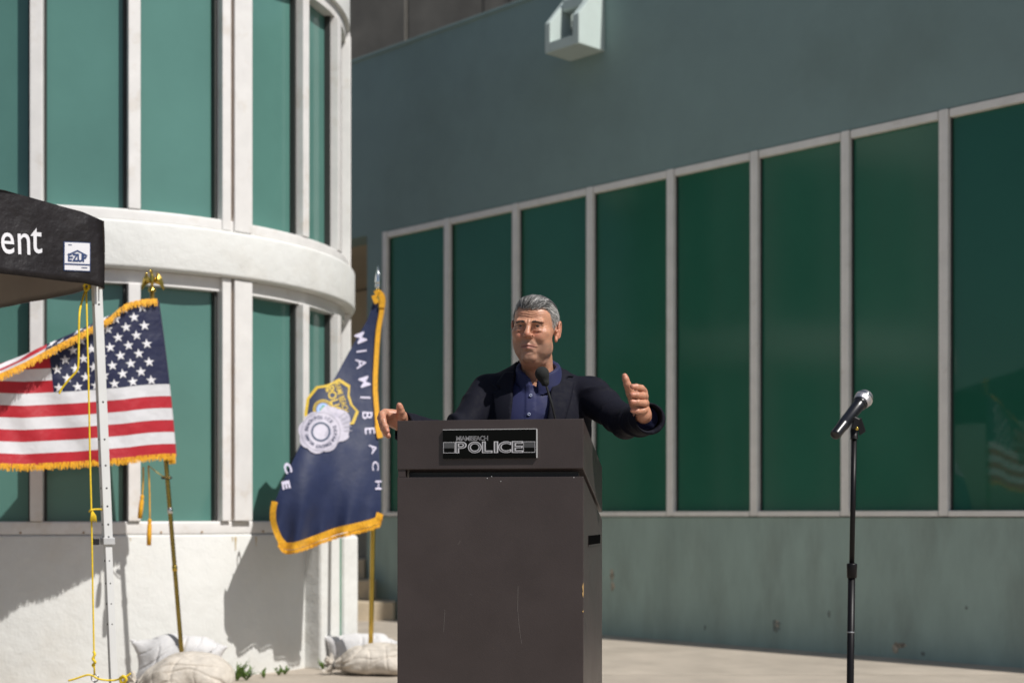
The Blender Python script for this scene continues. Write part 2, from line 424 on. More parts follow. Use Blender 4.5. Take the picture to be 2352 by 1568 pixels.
# ------------------------------------------------------------------ curved white building on the left
CB = Vector((-3.0, 10.38, 0)); R_W = 1.842
cb = root('curved_building', CB, 'white stucco building with a rounded corner and two rows of teal windows', 'building')
def pol(a, r, h): a = math.radians(a); return CB+Vector((math.sin(a)*r, -math.cos(a)*r, h))
def ring(name, prof, mat, a0=-170, a1=150, n=160, parent=cb, smooth=True):
    """profile [(radius, height)] swept round the corner"""
    k = len(prof); V = []; Fc = []
    for i in range(n+1):
        a = a0+(a1-a0)*i/n
        for r, h in prof: V.append(pol(a, r, h))
    for i in range(n):
        for j in range(k): Fc.append((i*k+j, (i+1)*k+j, (i+1)*k+(j+1) % k, i*k+(j+1) % k))
    Fc.append(tuple(range(k))[::-1]); Fc.append(tuple(range(n*k, (n+1)*k)))
    o = mesh_obj(name, V, Fc, mat, parent)
    bm = bmesh.new(); bm.from_mesh(o.data); bmesh.ops.recalc_face_normals(bm, faces=bm.faces); bm.to_mesh(o.data); bm.free()
    if smooth:
        o.data.polygons.foreach_set('use_smooth', np.ones(len(o.data.polygons), bool)); o.data.set_sharp_from_angle(angle=math.radians(40))
    return o
def rounded(r0, r1, h0, h1, b, s=4):
    """profile of a band with rounded outer edges"""
    out = [(r0, h0)]
    for i in range(s+1): a = -math.pi/2+math.pi/2*i/s; out.append((r1-b+b*math.cos(a), h0+b+b*math.sin(a)))
    for i in range(s+1): a = math.pi/2*i/s; out.append((r1-b+b*math.cos(a), h1-b+b*math.sin(a)))
    return out+[(r0, h1)]
ring('base_wall', rounded(1.5, R_W, 0, .885, .015), m_white)
ring('ledge_band', rounded(1.5, 1.888, 2.447, 2.728, .022), m_white)
ring('top_wall', [(1.5, 4.47), (R_W+.01, 4.47), (R_W+.01, 5.9), (1.5, 5.9)], m_white)
ring('lower_sill', rounded(1.6, R_W-.012, .886, .965, .012), m_frame)
ring('lower_head', [(1.6, 2.365), (R_W-.025, 2.365), (R_W-.025, 2.444), (1.6, 2.444)], m_frame)
ring('upper_sill', rounded(1.6, R_W+.002, 2.729, 2.80, .012), m_frame)
ring('upper_head', [(1.6, 4.39), (R_W-.02, 4.39), (R_W-.02, 4.469), (1.6, 4.469)], m_frame)
ring('inner_core', [(1.4, 0), (1.55, 0), (1.55, 5.9), (1.4, 5.9)], m_seal, n=60)
mul = [7.8, 25.0, 64.6, 81.2, -31.5, -48.0, 114, 131, -86, -103, -120, -137]; colm = [(42.0, 48.6), (-15.7, -9.4), (-71, -64.5), (97.5, 104)]
edges = sorted([(a-1.1, a+1.1) for a in mul]+colm)
def wedge(name, a0, a1, r0, r1, h0, h1, mat, parent, bevel=.004):
    ring_ = [pol(a0, r0, 0), pol(a1, r0, 0), pol(a1, r1, 0), pol(a0, r1, 0)]; up = Vector((0, 0, 1))
    return hexa(name, [p+up*h0 for p in ring_], [p+up*h1 for p in ring_], mat, parent, bevel)
for a in mul:
    wedge('mullion', a-1.1, a+1.1, 1.7, R_W+.006, .9661, 2.364, m_frame, cb); wedge('mullion', a-1.1, a+1.1, 1.7, R_W+.006, 2.8015, 4.389, m_frame, cb)
for a0, a1 in colm:
    for h0, h1 in ((.9661, 2.4435), (2.7365, 4.46)):
        wedge('column_trim', a0, a0+1.9, 1.7, R_W+.012, h0, h1, m_frame, cb)
        wedge('column_gap', a0+1.95, a0+2.45, 1.7, R_W-.02, h0, h1, m_rust, cb, 0)
        wedge('column', a0+2.5, a1, 1.7, R_W+.022, h0, h1, m_frame, cb, .006)
for (a, b) in zip(edges[:-1], edges[1:]):
    for h0, h1 in ((.966, 2.364), (2.801, 4.389)):
        lo, hi = a[1]+.05, b[0]-.05
        w = bpy.data.objects.new('window', None); COL.objects.link(w); w.parent = cb; w.matrix_parent_inverse = Matrix.Translation(-cb.location)
        w.location = pol((lo+hi)/2, 1.79, h0)
        p0, p1, q1, q0 = pol(lo, 1.742, 0), pol(hi, 1.742, 0), pol(hi, 1.754, 0), pol(lo, 1.754, 0); up = Vector((0, 0, 1))
        hexa('pane', [p+up*h0 for p in (p0, p1, q1, q0)], [p+up*h1 for p in (p0, p1, q1, q0)], m_glass_l, w)
        wedge('glazing_seal', hi-.55, hi, 1.755, 1.792, h0+.001, h1-.001, m_seal, w, 0)
        wedge('glazing_seal', lo, lo+.35, 1.755, 1.787, h0+.001, h1-.001, m_seal, w, 0)
# rust runs under the column feet
for (x, y, w_, l_, s) in ((541, 1222, .009, .085, 1), (534, 1222, .005, .03, 2), (588, 1226, .006, .06, 3), (300, 1228, .004, .02, 4)):
    r = random.Random(s); q = (x-CXP)/FPX
    A = 1+q*q; B = -2*(CB.y+q*CB.x); C = CB.x**2+CB.y**2-(R_W+.001)**2; z = (-B-math.sqrt(max(B*B-4*A*C, 0)))/(2*A); h = EYE+(HZ-y)/FPX*z
    an = math.degrees(math.atan2(q*z-CB.x, CB.y-z)); dg = math.degrees(w_/R_W); n = 8; V = []; Fc = []
    h = min(h, .868)
    for i in range(n+1):
        f = i/n; ww = dg*(1-f*.75)*r.uniform(.7, 1.2); V += [pol(an-ww, R_W+.0018, h-l_*f), pol(an+ww, R_W+.0018, h-l_*f)]
    Fc = [(2*i, 2*i+1, 2*i+3, 2*i+2) for i in range(n)]
    mesh_obj('rust_run', V, Fc, M('pale_rust', (.56, .45, .28), .9, var=.25, scale=25), cb)
# small bolts along the sill
for a in (-4, 5, 16, 30, 38, 52, 58):
    p = pol(a, R_W-.011, .90); lathe('bolt', p, p-CB-Vector((0, 0, p.z)), [(0, .006), (.006, .006), (.008, .003)], m_rust, cb, 8)
# end pier at the building's right side
m_gjoint = M('green_joint', (.12, .25, .18), .7)
pr = root('end_pier', at(780, 1183, 9.7)*1, 'short white stucco pier with a green joint line beside the curved wall', 'pier')
pr.location.z = 0
A0, A1 = at(738, 1183, 9.50), at(822, 1183, 9.80); A0.z = A1.z = 0
PF = Frame(A0, A1-A0); Lp = (A1-A0).length
PF.box('pier_block', 0, Lp*.53, 0, .868, -.5, 0, m_white, pr, .02)
PF.box('pier_block', Lp*.585, Lp, 0, .872, -.5, .012, m_white, pr, .025)
PF.box('joint_strip', Lp*.535, Lp*.58, 0, .85, -.4, -.012, m_gjoint, pr)

# ------------------------------------------------------------------ raw concrete building beyond the roofline
kb = root('concrete_building', (4, 27, 0), 'dark raw concrete building rising behind the green roofline', 'building')
KF = Frame((0, 26, 0), (.80, -.60, 0))
KF.box('core', -14, 14, 0, 17.9, -9, -.25, m_conc, kb)
kt = lambda x: ((x-CXP)/FPX*26)/(.80+.60*(x-CXP)/FPX)
cuts = [-14, kt(600), kt(934), kt(1108), kt(1171), 1.2, 4.0, 6.8, 9.6, 14]
hs = [0, 2.6, 5.2, 8.35, 11.2, 14.2, 18]
for a, b in zip(cuts[:-1], cuts[1:]):
    for h0, h1 in zip(hs[:-1], hs[1:]):
        KF.box('panel', a+.018, b-.018, h0+.015, h1-.015, -.249, random.uniform(-.02, .02), m_conc, kb, .012)
# ------------------------------------------------------------------ surfaces of cloth given as functions
def cloth(name, fn, nu, nv, mat, parent, mats=None, mfun=None):
    """grid surface fn(u,v) -> world point"""
    V = [fn(i/nu, j/nv) for j in range(nv+1) for i in range(nu+1)]
    Fc = [(j*(nu+1)+i, j*(nu+1)+i+1, (j+1)*(nu+1)+i+1, (j+1)*(nu+1)+i) for j in range(nv) for i in range(nu)]
    mi = [mfun((i+.5)/nu, (j+.5)/nv) for j in range(nv) for i in range(nu)] if mfun else None
    return mesh_obj(name, V, Fc, mat, parent, smooth=True, mats=mats, midx=mi)

def fringe(name, edge, n, length, down, width, mat, parent, seed=1, depth=.006):
    """row of hanging threads along an edge function edge(s); stuff"""
    r = random.Random(seed); V = []; Fc = []
    for i in range(n):
        s = i/(n-1); p = edge(s); q = edge(min(1, s+.002)); t = q-p
        t = t.normalized() if t.length > 1e-8 else Vector((1, 0, 0))
        for layer in range(2):
            L_ = length*r.uniform(.6, 1.15); d = down(s); d = (d+t*r.uniform(-.22, .22)+Vector((0, r.uniform(-.15, .15), 0))).normalized()
            o = p+Vector((0, r.uniform(-depth, depth), 0))-d*.012; w = width*r.uniform(.7, 1.2); b = len(V)
            mid = o+d*L_*.55+t*r.uniform(-.003, .003)
            V += [o-t*w, o+t*w, mid-t*w*1.1, mid+t*w*1.1, o+d*L_-t*w*.7, o+d*L_+t*w*.7]
            Fc += [(b, b+1, b+3, b+2), (b+2, b+3, b+5, b+4)]
    o = mesh_obj(name, V, Fc, mat, parent); tag(o, kind='stuff'); return o

m_gold = M('gold_fringe', (.80, .40, .012), .7, var=.22, scale=60, sheen=.2, transl=.15)
m_brass = M('polished_brass', (.66, .46, .10), .18, 1., var=.08, scale=20)
m_brass_d = M('aged_brass_pole', (.42, .30, .08), .28, 1., var=.12, scale=20)
m_silver = M('chrome_finial', (.75, .76, .75), .15, 1., var=.04)
m_rope = M('yellow_rope', (.78, .55, .02), .7, var=.15, scale=80)
m_black = M('black_plastic', (.012, .012, .013), .45, var=.1)

# ================================================================== national flag
ZA = 8.36
fa = root('national_flag', at(421, 1183, ZA)-Vector((0, 0, 1)), 'striped flag with white stars and gold fringe on a leaning brass pole', 'flag', 'flags on poles in front of the curved wall')
poleA0, poleA1 = at(424, 1580, ZA+.016), at(349, 668, ZA+.016)
def poleA(f): return poleA0+(poleA1-poleA0)*f
tube('pole', [poleA(i/12) for i in range(13)], .0125, m_brass_d, fa, 14)
for f in (.295, .44, .60): lathe('ferrule', poleA(f), poleA1-poleA0, [(0, .0135), (.002, .0155), (.03, .0155), (.032, .0135)], m_silver if f == .44 else m_brass, fa, 14)
# eagle finial
eg = root('finial', poleA1, None, None); eg.parent = fa; eg.matrix_parent_inverse = Matrix.Translation(-fa.location)
e0 = at(349, 668, ZA+.016)
lathe('base_knob', e0-Vector((0, 0, .008)), (0, 0, 1), [(0, .014), (.006, .022), (.014, .024), (.018, .016), (.024, .02), (.03, .012), (.034, .009)], m_brass, eg, 16)
vx = Vox(e0+Vector((-.05, -.05, .02)), e0+Vector((.05, .05, .145)), .0016)
vx.add(ell(e0+Vector((.001, 0, .066)), (.014, .014, .026)), 0); vx.add(ell(e0+Vector((.002, -.002, .05)), (.011, .012, .018)), .006)
vx.add(cone(e0+Vector((0, -.002, .085)), e0+Vector((-.003, -.004, .108)), .010, .007), .008); vx.add(ell(e0+Vector((-.004, -.008, .113)), (.009, .012, .009)), .005)
vx.add(cone(e0+Vector((-.006, -.016, .113)), e0+Vector((-.01, -.024, .107)), .0045, .0015), .003)
vx.add(cone(e0+Vector((0, 0, .03)), e0+Vector((0, .002, .055)), .007, .01), .005)
Vn, Qn = vx.nets(); np_mesh('eagle_body', Vn, Qn, m_brass, eg)
for s in (-1, 1):
    w = bpy.data.objects.new('wing', None)
    V = []; Fc = []; tips = [(.03, .096), (.040, .092), (.052, .078), (.060, .05), (.066, .012), (.060, -.006+.012), (.050, .022), (.042, .034), (.034, .038), (.026, .04), (.016, .044), (.012, .06), (.016, .076)]
    n = len(tips)
    for dy in (-.004, .004):
        for x, z in tips: V.append(e0+Vector((s*x, dy+.006+abs(x)*.25*(1 if dy > 0 else .9), z)))
    V.append(e0+Vector((s*.036, -.004, .062))); V.append(e0+Vector((s*.036, .028, .062)))
    for i in range(n):
        j = (i+1) % n; Fc += [(i, j, n+j, n+i), (i, j, 2*n), (n+j, n+i, 2*n+1)]
    wo = mesh_obj('wing', V, Fc, m_brass, eg)
    lathe('wing_crest', e0+Vector((s*.031, 0, .088)), (s*.2, -.3, 1), [(0, .004), (.005, .0075), (.011, .0075), (.015, .003)], m_brass, eg, 12)
# cloth
HA = .915
def lerp(a, b, t): return a+(b-a)*t
def pw(xs, ys, x): return float(np.interp(x, xs, ys))
FU = [-260, 0, 105, 215, 300, 372]
def a_hoist(v): return at(359+41*v+3*math.sin(v*3.1), 690+362*v, ZA-.012)
def a_x(u): return 372-372*u/.60                     # photo column along the fly
def a_bot(x): return pw([-260, 0, 60, 180, 398], [1062, 1068, 1070, 1064, 1046], x)
def a_wfold(x): return pw(FU, [.44, .36, .24, .12, .03, 0], x)
def a_depth(u, v): return ZA-.012-.03*math.sin(u*7+v*1.2)*min(1, u*4)-.88*u+.018*math.sin(u*17-v*4)*min(1, u*4)*v+.010*math.sin(u*33+v*9)*min(1, u*3)
def flagA(u, v):
    x0 = 362+40*v+3*math.sin(v*3.1); x = x0-u*620
    w = a_wfold(x); b = a_bot(x+10*u)
    y = b-(1-v)*360 if u > .001 else 690+356*v
    t = min(1, u*6); y = lerp(690+356*v, y, t)
    z = a_depth(u, v)
    if v < w:                                       # the loose top edge is blown forward over the front
        ridge = b-(1-w)*360; e = (w-v); bend = e*.95*HA
        yy = ridge-5*math.sin(min(1, e/.08)*math.pi)+e*70*t
        return at(x, lerp(y, yy, t), z-bend*.55*t)+Vector((0, 0, 0))
    return at(x, y, z)
def stripe_mat():
    m = bpy.data.materials.new('striped_flag_cloth'); m.use_nodes = True; nt = m.node_tree; N = nt.nodes; L = nt.links; b = N['Principled BSDF']
    uv = N.new('ShaderNodeAttribute'); uv.attribute_name = 'flag_uv'; sp = N.new('ShaderNodeSeparateXYZ'); L.new(uv.outputs['Vector'], sp.inputs[0])
    def math_(op, a, c=None):
        n = N.new('ShaderNodeMath'); n.operation = op
        for i, v in enumerate((a, c)):
            if v is None: continue
            if isinstance(v, (int, float)): n.inputs[i].default_value = v
            else: L.new(v, n.inputs[i])
        return n.outputs[0]
    row = math_('FLOOR', math_('MULTIPLY', sp.outputs[1], 13)); red = math_('SUBTRACT', 1, math_('MODULO', row, 2))
    can = math_('MULTIPLY', math_('LESS_THAN', sp.outputs[0], .425), math_('LESS_THAN', sp.outputs[1], 7/13))
    nz = N.new('ShaderNodeTexNoise'); nz.inputs['Scale'].default_value = 14; tc = N.new('ShaderNodeTexCoord'); L.new(tc.outputs['Object'], nz.inputs[0])
    m1 = N.new('ShaderNodeMix'); m1.data_type = 'RGBA'; L.new(red, m1.inputs[0]); m1.inputs[6].default_value = (.74, .73, .76, 1); m1.inputs[7].default_value = (.50, .016, .030, 1)
    m2 = N.new('ShaderNodeMix'); m2.data_type = 'RGBA'; L.new(can, m2.inputs[0]); L.new(m1.outputs[2], m2.inputs[6]); m2.inputs[7].default_value = (.012, .016, .060, 1)
    # stitched seams between the stripes
    fr = math_('FRACT', math_('MULTIPLY', sp.outputs[1], 13)); seam = math_('LESS_THAN', fr, .05)
    mr = N.new('ShaderNodeMapRange'); L.new(nz.outputs[0], mr.inputs[0]); mr.inputs[3].default_value = .88; mr.inputs[4].default_value = 1.1
    k = math_('SUBTRACT', mr.outputs[0], math_('MULTIPLY', seam, .12))
    sc = N.new('ShaderNodeVectorMath'); sc.operation = 'SCALE'; L.new(m2.outputs[2], sc.inputs[0]); L.new(k, sc.inputs['Scale'])
    L.new(sc.outputs[0], b.inputs['Base Color']); b.inputs['Roughness'].default_value = .5; b.inputs['Sheen Weight'].default_value = .15
    bp = N.new('ShaderNodeBump'); bp.inputs['Distance'].default_value = .012; bp.inputs['Strength'].default_value = .6; L.new(nz.outputs[0], bp.inputs['Height']); L.new(bp.outputs[0], b.inputs['Normal'])
    tr = N.new('ShaderNodeBsdfTranslucent'); L.new(sc.outputs[0], tr.inputs[0]); ms = N.new('ShaderNodeMixShader'); ms.inputs[0].default_value = .22
    L.new(b.outputs[0], ms.inputs[1]); L.new(tr.outputs[0], ms.inputs[2]); L.new(ms.outputs[0], N['Material Output'].inputs[0])
    return m
NU, NV = 150, 130
ca = cloth('cloth', flagA, NU, NV, stripe_mat(), fa)
at_ = ca.data.attributes.new('flag_uv', 'FLOAT_VECTOR', 'POINT')
at_.data.foreach_set('vector', np.array([(i/NU, j/NV, 0) for j in range(NV+1) for i in range(NU+1)], np.float32).ravel())
def sleeveA(s, t):
    p = flagA(0, s); th = math.pi*t; return p+Vector((.004*math.sin(th)-.05*max(0, t-.5), .022*(1-math.cos(th)), 0))
m_sleeve = M('navy_sleeve', (.014, .018, .055), .6)
def sleeve_seam(s, t): p = flagA(.028+.004*t, s); return p+Vector((0, -.0025, 0))
SLV = True
slv = cloth('sleeve', sleeveA, 60, 8, ca.data.materials[0], fa)
av = slv.data.attributes.new('flag_uv', 'FLOAT_VECTOR', 'POINT'); av.data.foreach_set('vector', np.array([(.0, min(.999, i/60), 0) for j in range(9) for i in range(61)], np.float32).ravel())
m_star = M('white_embroidery', (.78, .77, .80), .6, var=.06, scale=30, transl=.1)
SV, SF = [], []
for i in range(10):
    a = math.pi/2+i*math.pi/5; r = 1 if i % 2 == 0 else .39; SV.append((math.cos(a)*r, math.sin(a)*r))
def on_cloth(fn, u, v, off):
    e = 2e-3; p = fn(u, v); a = fn(u+e, v)-fn(u-e, v); b = fn(u, v+e)-fn(u, v-e); n = a.cross(b).normalized()
    if n.y > 0 : n = -n
    return p, a/(2*e), b/(2*e), n*off
for r_ in range(9):
    for c_ in range(11):
        if (r_+c_) % 2: continue
        u = .045+(c_+.5)/11*.375; v = (r_+.75)/9.2*7/13
        p, du, dv, n = on_cloth(flagA, u, v, .003)
        xx = a_x(u); w = a_wfold(360-u*620)
        R = .031; V = [p+n*1.3]; 
        for x, y in SV: V.append(flagA(u+R*x/1.52, v-R*y/HA)+n)
        mesh_obj('star', V, [(0, 1+i, 1+(i+1) % 10) for i in range(10)], m_star, ca)
down = lambda s: Vector((0, -.1, -1))
fringe('fringe', lambda s: flagA(s, 1.0), 300, .038, down, .0028, m_gold, fa, 3)
fringe('fringe', lambda s: flagA(s*.98+.002, 0.0)+Vector((0, -.006, 0)), 310, .046, lambda s: Vector((.25, -.5, -1)), .0028, m_gold, fa, 4)
p = a_hoist(1.0); hexa('corner_tab', [p+Vector(q) for q in ((-.03, -.006, -.035), (.008, -.006, -.03), (.008, .012, -.03), (-.03, .012, -.035))], [p+Vector(q) for q in ((-.034, -.006, .006), (.006, -.006, .01), (.006, .012, .01), (-.034, .012, .006))], m_gold, fa, .004)
# gold cord with two tassels
k0 = at(390, 1097, ZA-.02); k1 = at(340, 1068, ZA-.02)
tube('cord_stay', smooth_path([k0, at(372, 1092, ZA-.02), k1]), .0026, m_brass, fa, 8)
lathe('pole_clamp', poleA(.53)-Vector((0, .016, 0)), (1, 0, 0), [(-.03, .004), (-.024, .009), (.022, .009), (.03, .004)], m_black, fa, 10)
for (x0, y0, x1, y1, x2, y2) in ((329, 1072, 327, 1135, 321, 1190), (341, 1070, 344, 1190, 342, 1252)):
    tube('tassel_cord', smooth_path([at(x0, y0, ZA-.02), at((x0+x1)/2+1, (y0+y1)/2, ZA-.02), at(x1, y1, ZA-.02)]), .0042, m_gold, fa, 8)
    a, b = at(x1, y1, ZA-.02), at(x2, y2, ZA-.02)
    lathe('tassel', a, b-a, [(0, .004), (.006, .010), (.022, .011), (.028, .008), (.034, .012), ((b-a).length*.6, .0135), ((b-a).length, .012)], m_gold, fa, 14)

# ================================================================== navy flag
ZB = 9.28
fb = root('navy_flag', at(853, 1183, ZB)-Vector((0, 0, 1)), 'navy flag with gold fringe, silver badge and white letters hanging from its pole', 'flag', 'flags on poles in front of the curved wall')
pb0, pb1 = at(851, 1505, ZB), at(868, 664, ZB)
tube('pole', [pb0+(pb1-pb0)*i/10 for i in range(11)], .0155, m_brass, fb, 16)
sp = Vector(pb1); lathe('finial', sp-Vector((0, 0, .02)), (0.005, 0, 1), [(0, .012), (.012, .013), (.02, .01), (.03, .017), (.042, .019), (.05, .013), (.056, .019), (.064, .020), (.10, .0155), (.17, .002)], m_silver, fb, 14)
ya = [684, 730, 800, 880, 960, 1040, 1110, 1160, 1195, 1230, 1270]
LB = [860, 846, 806, 762, 719, 681, 648, 628, 624, 632, 655]; RB = [867, 872, 869, 864, 866, 871, 874, 875, 872, 868, 862]
def b_bot(f): return pw([0, .15, .35, .6, .85, 1], [1240, 1252, 1246, 1226, 1206, 1190], f)
def b_row(f, v): return 684+(b_bot(f)-684)*v
def flagB_px(f, v):
    y = b_row(f, v); yy = min(y, 1235); l = pw(ya, LB, yy); r = pw(ya, RB, yy)
    return l+(r-l)*f, y
def b_depth(x, y):
    k = min(1, max(0, (y-690)/480)); k = k*k*(3-2*k); r = pw(ya, RB, min(y, 1230)); q = (r-x)/260
    d = ZB-.025-k*(.26+.27*min(1.05, max(0, q)))-.05*k*math.sin(min(1, max(0, q))*math.pi)
    d += .032*k*math.sin((x*.9+y*.42)/46+.6)+.018*k*math.sin((x*1.2+y*.2)/25)
    e = max(0, (y-1090)/130); d += .020*e*math.sin(x/8.5+y*.02)*min(1, e)
    return d
def flagB(f, v): x, y = flagB_px(f, v); return at(x, y, b_depth(x, y))
m_navy = M('navy_flag_cloth', (.0075, .0175, .070), .6, var=.1, scale=9, sheen=.15, transl=.12, bump2=.006, b2scale=9)
cbf = cloth('cloth', flagB, 90, 130, m_navy, fb)
def flagB_back(f, v):
    x, y = flagB_px(f, v); c = pw(ya, RB, min(y, 1230)); x = c-(c-x)*(.97-.05*v); y = 684+(y-684)*.985
    return at(x, y, b_depth(x, y)+.02+.16*min(1, v*2)*math.sin(math.pi*min(.98, max(.02, f))))
cloth('rear_fold', flagB_back, 40, 60, m_navy, fb)
# gold edge: solid hem with fringe
def strip(name, pts, w0, w1, off, mat, parent, th=.004):
    V = []; n = len(pts)
    for i, (x, y) in enumerate(pts):
        a = pts[max(i-1, 0)]; b = pts[min(i+1, n-1)]; t = Vector((b[0]-a[0], b[1]-a[1])).normalized(); nx, ny = -t.y, t.x
        for o_, d_ in ((-w0, off), (w1, off), (w1, off-th), (-w0, off-th)):
            px, py = x+nx*o_, y+ny*o_; V.append(at(px, py, b_depth(min(px, 900), py)-d_))
    Fc = [(i*4+j, i*4+(j+1) % 4, (i+1)*4+(j+1) % 4, (i+1)*4+j) for i in range(n-1) for j in range(4)]
    return mesh_obj(name, V, Fc, mat, parent, smooth=False)
def dens(pts, n):
    return [tuple(p)[:2] for p in smooth_path([Vector((x, y, 0)) for x, y in pts], n)]
strip('gold_edge', dens([(874, 690), (877, 712), (869, 760), (864, 830), (862, 890), (866, 950), (868, 975)], 6), 5.5, 5.5, .012, m_gold, fb)
strip('gold_edge', dens([(868, 975), (871, 992), (874, 1005)], 6), 6, 7, .014, m_gold, fb)
strip('gold_edge', dens([(862, 676), (870, 672), (878, 684), (877, 706)], 5), 7, 6, .02, m_gold, fb)
strip('gold_edge', dens([(858, 678), (862, 690), (866, 696)], 4), 6, 5, .022, m_gold, fb)
bot = dens([(878, 1180), (868, 1199), (820, 1213), (780, 1222), (740, 1236), (700, 1251), (672, 1258), (652, 1256), (640, 1244)], 8)
strip('gold_edge', bot, 3, 13, .004, m_gold, fb)
strip('gold_edge', dens([(640, 1246), (629, 1222), (622, 1198), (621, 1174), (625, 1150)], 7), 1, 13, .004, m_gold, fb)
def eb(s):
    i = s*(len(bot)-1); a = int(min(i, len(bot)-2)); x = lerp(bot[a][0], bot[a+1][0], i-a); y = lerp(bot[a][1], bot[a+1][1], i-a); return at(x, y+9, b_depth(x, y)-.006)
fringe('fringe', eb, 260, .022, down, .003, m_gold, fb, 8)
m_gold2 = M('gold_embroidery', (.62, .42, .03), .6, var=.12, scale=40)
m_lilac = M('silver_grey_embroidery', (.50, .47, .55), .6, var=.1, scale=25, col2=(.38, .36, .44), c2scale=14)
m_letter = M('white_lettering', (.66, .62, .76), .6, var=.06)
m_navy2 = M('dark_navy_thread', (.02, .03, .07), .6)
def decal(name, verts, faces, cx, cy, ang, sc, mat, off, parent, sy=1., skew=0.):
    """flat shape laid on the navy flag, placed by photo column and row"""
    ca_, sa_ = math.cos(ang), math.sin(ang); V = []
    for x, y in verts:
        x, y = x*sc+y*sc*skew, y*sc*sy; px, py = cx+x*ca_+y*sa_, cy+x*sa_-y*ca_; V.append(at(px, py, b_depth(px, py)-off))
    return mesh_obj(name, V, faces, mat, parent)
for ch, zx, zy, an, src in (('M', 1160, 125, 68, 0), ('I', 1170, 300, 82, 0), ('A', 1165, 460, 80, 0), ('M', 1210, 700, 72, 0), ('I', 1220, 905, 92, 0), ('B', 1245, 1140, 92, 0),
                            ('E', 1280, 1340, 86, 0), ('A', 1262, 280, 72, 1), ('C', 1285, 480, 88, 1), ('H', 1320, 700, 90, 1)):
    x, y = ((680+zx/5.227)/1.0884, (820+zy/5.227)/1.0884) if src == 0 else ((660+zx/4.6125)/1.0884, (1060+zy/4.6125)/1.0884)
    v, f = text_mesh(ch, 1, .006)
    wid = .62 if ch in 'BEACH' and y > 1020 else 1.0
    decal('letter', v, f, x, y, math.radians(an), 34, m_letter, .004, cbf, sy=.98*(wid if y > 1020 else 1))
for ch, x, y, an, s_ in (('C', 661, 1074, 72, 34), ('E', 657, 1113, 78, 38)):
    v, f = text_mesh(ch, 1, .05); decal('letter', v, f, x, y, math.radians(an), s_, m_letter, .004, cbf, sy=.62)
def disc(r0, r1, n=40, wave=0., wn=0, ph=0.):
    V = []; Fc = []
    for i in range(n):
        a = 2*math.pi*i/n; k = 1+wave*(abs(math.sin(a*wn/2+ph))-.5); V += [(math.cos(a)*r0, math.sin(a)*r0), (math.cos(a)*r1*k, math.sin(a)*r1*k)]
    for i in range(n): j = (i+1) % n; Fc.append((2*i, 2*i+1, 2*j+1, 2*j))
    return V, Fc
BX, BY, BA = 737, 991, math.radians(62)
# shield behind the badge
sh_o = [(-.95, .62), (-.55, .95), (-.2, .80), (.2, .80), (.55, .95), (.95, .62), (.86, .1), (.93, -.35), (.6, -.85), (0, -1.15), (-.6, -.85), (-.93, -.35), (-.86, .1)]
def ringpoly(poly, k): n = len(poly); return poly+[(x*k, y*k) for x, y in poly], [(i, (i+1) % n, n+(i+1) % n, n+i) for i in range(n)]
SHX, SHY, SHA, SHS = 762, 932, math.radians(72), 58
def rings(poly, k=8):
    n = len(poly); V = [(0, 0)]+[(x*j/k, y*j/k) for j in range(1, k+1) for x, y in poly]; Fc = [(0, 1+i, 1+(i+1) % n) for i in range(n)]
    for j in range(k-1):
        for i in range(n): a = 1+j*n; Fc.append((a+i, a+n+i, a+n+(i+1) % n, a+(i+1) % n))
    return V, Fc
def fine(poly, k=4): n = len(poly); return [(poly[i][0]+(poly[(i+1) % n][0]-poly[i][0])*t/k, poly[i][1]+(poly[(i+1) % n][1]-poly[i][1])*t/k) for i in range(n) for t in range(k)]
decal('shield', *rings(fine(sh_o)), SHX, SHY, SHA, SHS, m_navy2, .0035, cbf)
decal('shield_edge', *ringpoly(fine(sh_o), .89), SHX, SHY, SHA, SHS, m_gold2, .0055, cbf)
v, f = text_mesh('MIAMI BEACH', 1, .01); decal('letter', v, f, SHX+22, SHY-22, SHA, 12.5, m_gold2, .0055, cbf, sy=1.5)
v, f = text_mesh('POLICE', 1, .02); decal('letter', v, f, SHX+7, SHY-8, SHA, 24, m_gold2, .0055, cbf, sy=1.1)
stv = [(0, 0)]+SV; stf = [(0, 1+i, 1+(i+1) % 10) for i in range(10)]
decal('small_star', stv, stf, 752, 896, SHA, 6.5, m_gold2, .0055, cbf)
m_skyb = M('pale_blue_embroidery', (.30, .42, .68), .6); m_leaf2 = M('green_embroidery', (.06, .30, .12), .6)
V0, F0 = disc(0, 1); decal('seal_disc', V0, F0, 742, 940, 0, 15, m_skyb, .005, cbf)
decal('seal_palm', *disc(0, 1, 24, .5, 5), 745, 940, 0, 8.5, m_leaf2, .0065, cbf)
decal('seal_ring', *disc(.9, 1), 742, 940, 0, 23, m_gold2, .0055, cbf); decal('seal_ring', *disc(.9, 1), 742, 940, 0, 19, m_gold2, .0055, cbf)
